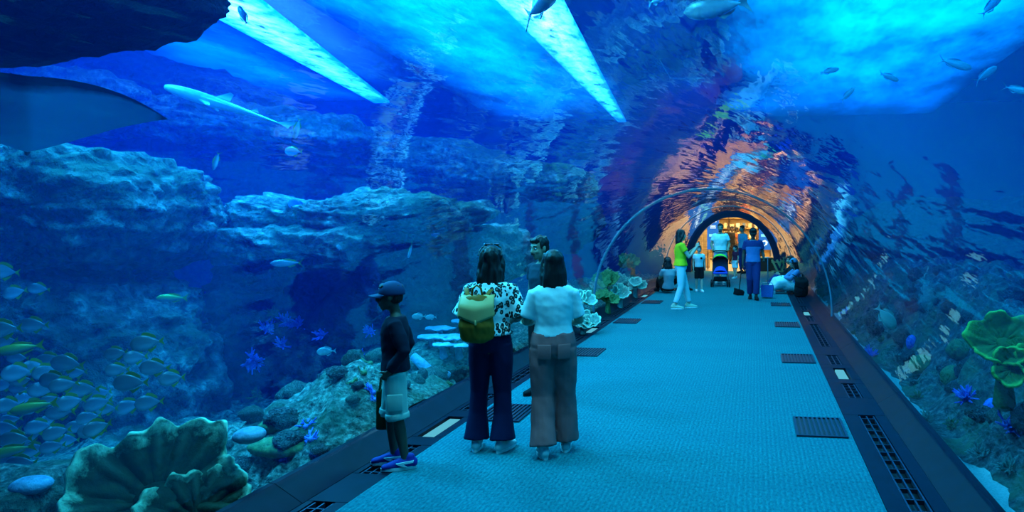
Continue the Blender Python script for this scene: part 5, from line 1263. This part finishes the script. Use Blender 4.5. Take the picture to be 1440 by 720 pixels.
# portal: dark ring round the mouth
m = MB(); R, top = sect(Y1)
def ringpt(i, n, r, h): return (XC + r * math.cos(math.pi * i / n), ZC + h * math.sin(math.pi * i / n))
n = 48; vs = []; Ra, ha, Rb, hb = R + 0.03, top - ZC + 0.03, R - 0.16, top - ZC - 0.15
for y in (Y1 - 0.08, Y1 + 0.30):
    for i in range(n + 1):
        x, z = ringpt(i, n, Ra, ha); vs.append((x, y, z)); x, z = ringpt(i, n, Rb, hb); vs.append((x, y, z))
k = 2 * (n + 1); fs = []
for i in range(n):
    a = 2 * i
    fs += [(a, a + 1, a + 3, a + 2), (k + a, k + a + 2, k + a + 3, k + a + 1), (a + 1, k + a + 1, k + a + 3, a + 3), (a, a + 2, k + a + 2, k + a)]
m.add(vs, fs); po = m.build('door_1', M_PORT); po['kind'] = 'structure'
for sg in (-1, 1):
    MB().rbox((XC + sg * (R - 0.065), Y1 + 0.11, ZC / 2), (0.19, 0.38, ZC), 0.01, 2).build('post_base', M_PORT, po)
# lamps of the hall
def hall_lamp(x, y, sx, sy, st):
    r = empty('ceiling_lamp', (x, y, HZ - 0.03), 0, 'warm ceiling lamp in the hall beyond the tunnel mouth', 'lamp', 'warm lamps of the hall')
    MB().box((0, 0, 0.02), (sx + 0.1, sy + 0.1, 0.03)).build('frame', M_CREAM, r)
    MB().rbox((0, 0, -0.01), (sx, sy, 0.04), 0.01, 2).build('diffuser', emit('hall_lamp', (1.0, 0.80, 0.42), st), r)
for x in (-4.4, -2.0, 0.4, 2.8):
    for y in (28.0, 30.6, 33.4): hall_lamp(x, y, 0.9, 0.9, 19.0)
# display shelf at the back, with goods
r = empty('display_shelf', (-0.7, HY1 - 0.35, 0), 0, 'lit wooden display shelf along the back of the hall', 'shelf')
MB().box((0, 0.28, 1.2), (3.6, 0.05, 2.4)).build('back_panel', M_HWOOD, r)
for z in (0.05, 0.55, 1.05, 1.55, 2.05): MB().box((0, 0.05, z), (3.6, 0.42, 0.04)).build('shelf_board', M_HWOOD, r)
for x in (-1.8, -0.6, 0.6, 1.8): MB().box((x, 0.05, 1.2), (0.05, 0.42, 2.4)).build('upright', M_DKW, r)
rnd = random.Random(3); cols = [(0.75, 0.6, 0.35), (0.8, 0.75, 0.6), (0.25, 0.1, 0.06), (0.7, 0.35, 0.08), (0.15, 0.2, 0.3)]
for zi, z in enumerate((0.57, 1.07, 1.57, 2.07)):
    for xi in range(12):
        x = -0.7 - 1.65 + xi * 0.3; h = rnd.uniform(0.16, 0.34)
        o = MB().rbox((0, 0, h / 2), (rnd.uniform(0.12, 0.2), 0.16, h), 0.015, 2).build('gift_box', plain('box_colour_%d' % rnd.randrange(5), cols[rnd.randrange(5)], 0.5), None, False, (x, HY1 - 0.36, z))
        finish(o, 'small packaged gift standing on the display shelf of the hall', 'box', 'gifts on the display shelf')
# sign boards
def sign(x, y, z, lab, left):
    r = empty('sign_board', (x, y, 0), 0, lab, 'sign')
    MB().rbox((0, 0, z), (0.46, 0.05, 1.30), 0.01, 2).build('board', emit('sign_blue', (0.02, 0.13, 0.42), 0.8), r)
    W = emit('sign_white', (0.6, 0.85, 0.95), 1.0)
    for k, (zz, w_) in enumerate(((0.50, 0.26), (0.43, 0.26), (0.26, 0.20), (0.19, 0.22))):
        MB().box((0, -0.028, z + zz), (w_, 0.006, 0.035)).build('text_line', W, r)
    MB().box((0, -0.028, z - 0.10), (0.30, 0.006, 0.10)).build('picture', emit('sign_pic', (0.15, 0.5, 0.5), 1.0), r)
    m = MB(); m.tube([(-0.08, -0.03, z - 0.33), (0.0, -0.03, z - 0.30), (0.07, -0.03, z - 0.36), (0.05, -0.03, z - 0.44), (-0.02, -0.03, z - 0.5)], [(0.02, 0.006), (0.035, 0.006), (0.04, 0.006), (0.035, 0.006), (0.015, 0.006)], 8, side=(0.7, 0, 0.7)); m.build('fish_mark', W, r)
    for sx in (-0.2, 0.2): MB().box((sx, 0, z - 0.65 - (z - 0.65) / 2), (0.03, 0.03, z - 0.65)).build('post', M_DKW, r)
sign(0.37, 27.6, 1.42, 'blue upright sign board with white lines beside the cream doorway', False)
sign(-1.62, 27.6, 1.42, 'blue upright sign board behind the man with the stroller', True)
# doorway block and counters
r = empty('door_2', (1.05, 28.2, 0)); r['kind'] = 'structure'
MB().box((0, 0.1, 1.2), (0.9, 0.2, 2.4)).build('door_wall', M_CREAM, r); MB().box((0.22, -0.02, 0.95), (0.34, 0.05, 1.5)).build('door_leaf', M_DKW, r)
def counter(x, w_, lab):
    r = empty('counter', (x, 27.0, 0), 0, lab, 'counter'); MB().rbox((0, 0, 0.24), (w_, 0.4, 0.48), 0.01, 2).build('body', M_DKW, r); MB().rbox((0, 0, 0.50), (w_ + 0.06, 0.46, 0.05), 0.01, 2).build('top', M_HWOOD, r)
counter(0.62, 1.0, 'low brown counter beside the blue sign at the tunnel mouth'); counter(-2.35, 0.95, 'low brown counter at the wooden wall side of the mouth')
r = empty('wood_panel_wall', (-2.7, 28.6, 0), 0, 'tall golden wood panelled screen beyond the tunnel mouth', 'screen')
for k in range(6): MB().rbox((-0.75 + 0.3 * k, 0, 1.15), (0.29, 0.06, 2.3), 0.008, 2).build('plank', M_HWOOD, r)
# timber ramp slats beside the mouth
r = empty('timber_rack', (0.95, 25.3, 0.0), 0, 'pale timber slatted rack standing beside the tunnel mouth', 'rack')
for k in range(3): MB().box((-0.25 + 0.17 * k, 0, 0.26), (0.07, 0.03, 0.55), M=Euler((0, -0.45, 0)).to_matrix()).build('slat', M_HWOOD, r)
for z in (0.1, 0.42): MB().box((-0.08, 0.03, z), (0.62, 0.03, 0.04)).build('rail', M_HWOOD, r)
# visitors in the hall
for i, (px, t_, mat, lab, H) in enumerate(((1024.5, 33.0, BLKC, 'visitor in black standing in the hall beside the shelf', 1.68), (1029.5, 31.5, BLKC, 'visitor in a dark shirt standing before the shelf in the hall', 1.66), (1035.5, 32.5, cloth('orange_shirt', (0.45, 0.12, 0.04)), 'visitor in an orange brown shirt in the hall', 1.62), (1068, 32.0, cloth('brown_shirt', (0.12, 0.07, 0.05)), 'visitor in brown near the sign in the hall', 1.66))):
    q = at(px, 330, t_); q.z = -0.01
    h_ = Person(lab, q, Matrix.Rotation(0.6 * i, 3, 'Z') @ Vector((0.4, -1, 0)).normalized(), H, 1.0, SK_DARK, None, 1.0, (0, 0, 0), 0.018, seed=40 + i)
    h_.body(False, face=False); h_.hair('short'); h_.trousers(BLKC, female=False, amp=0); h_.top(mat, 0.6, -0.1, False, amp=0); h_.shoes(BLKC, BLKC)
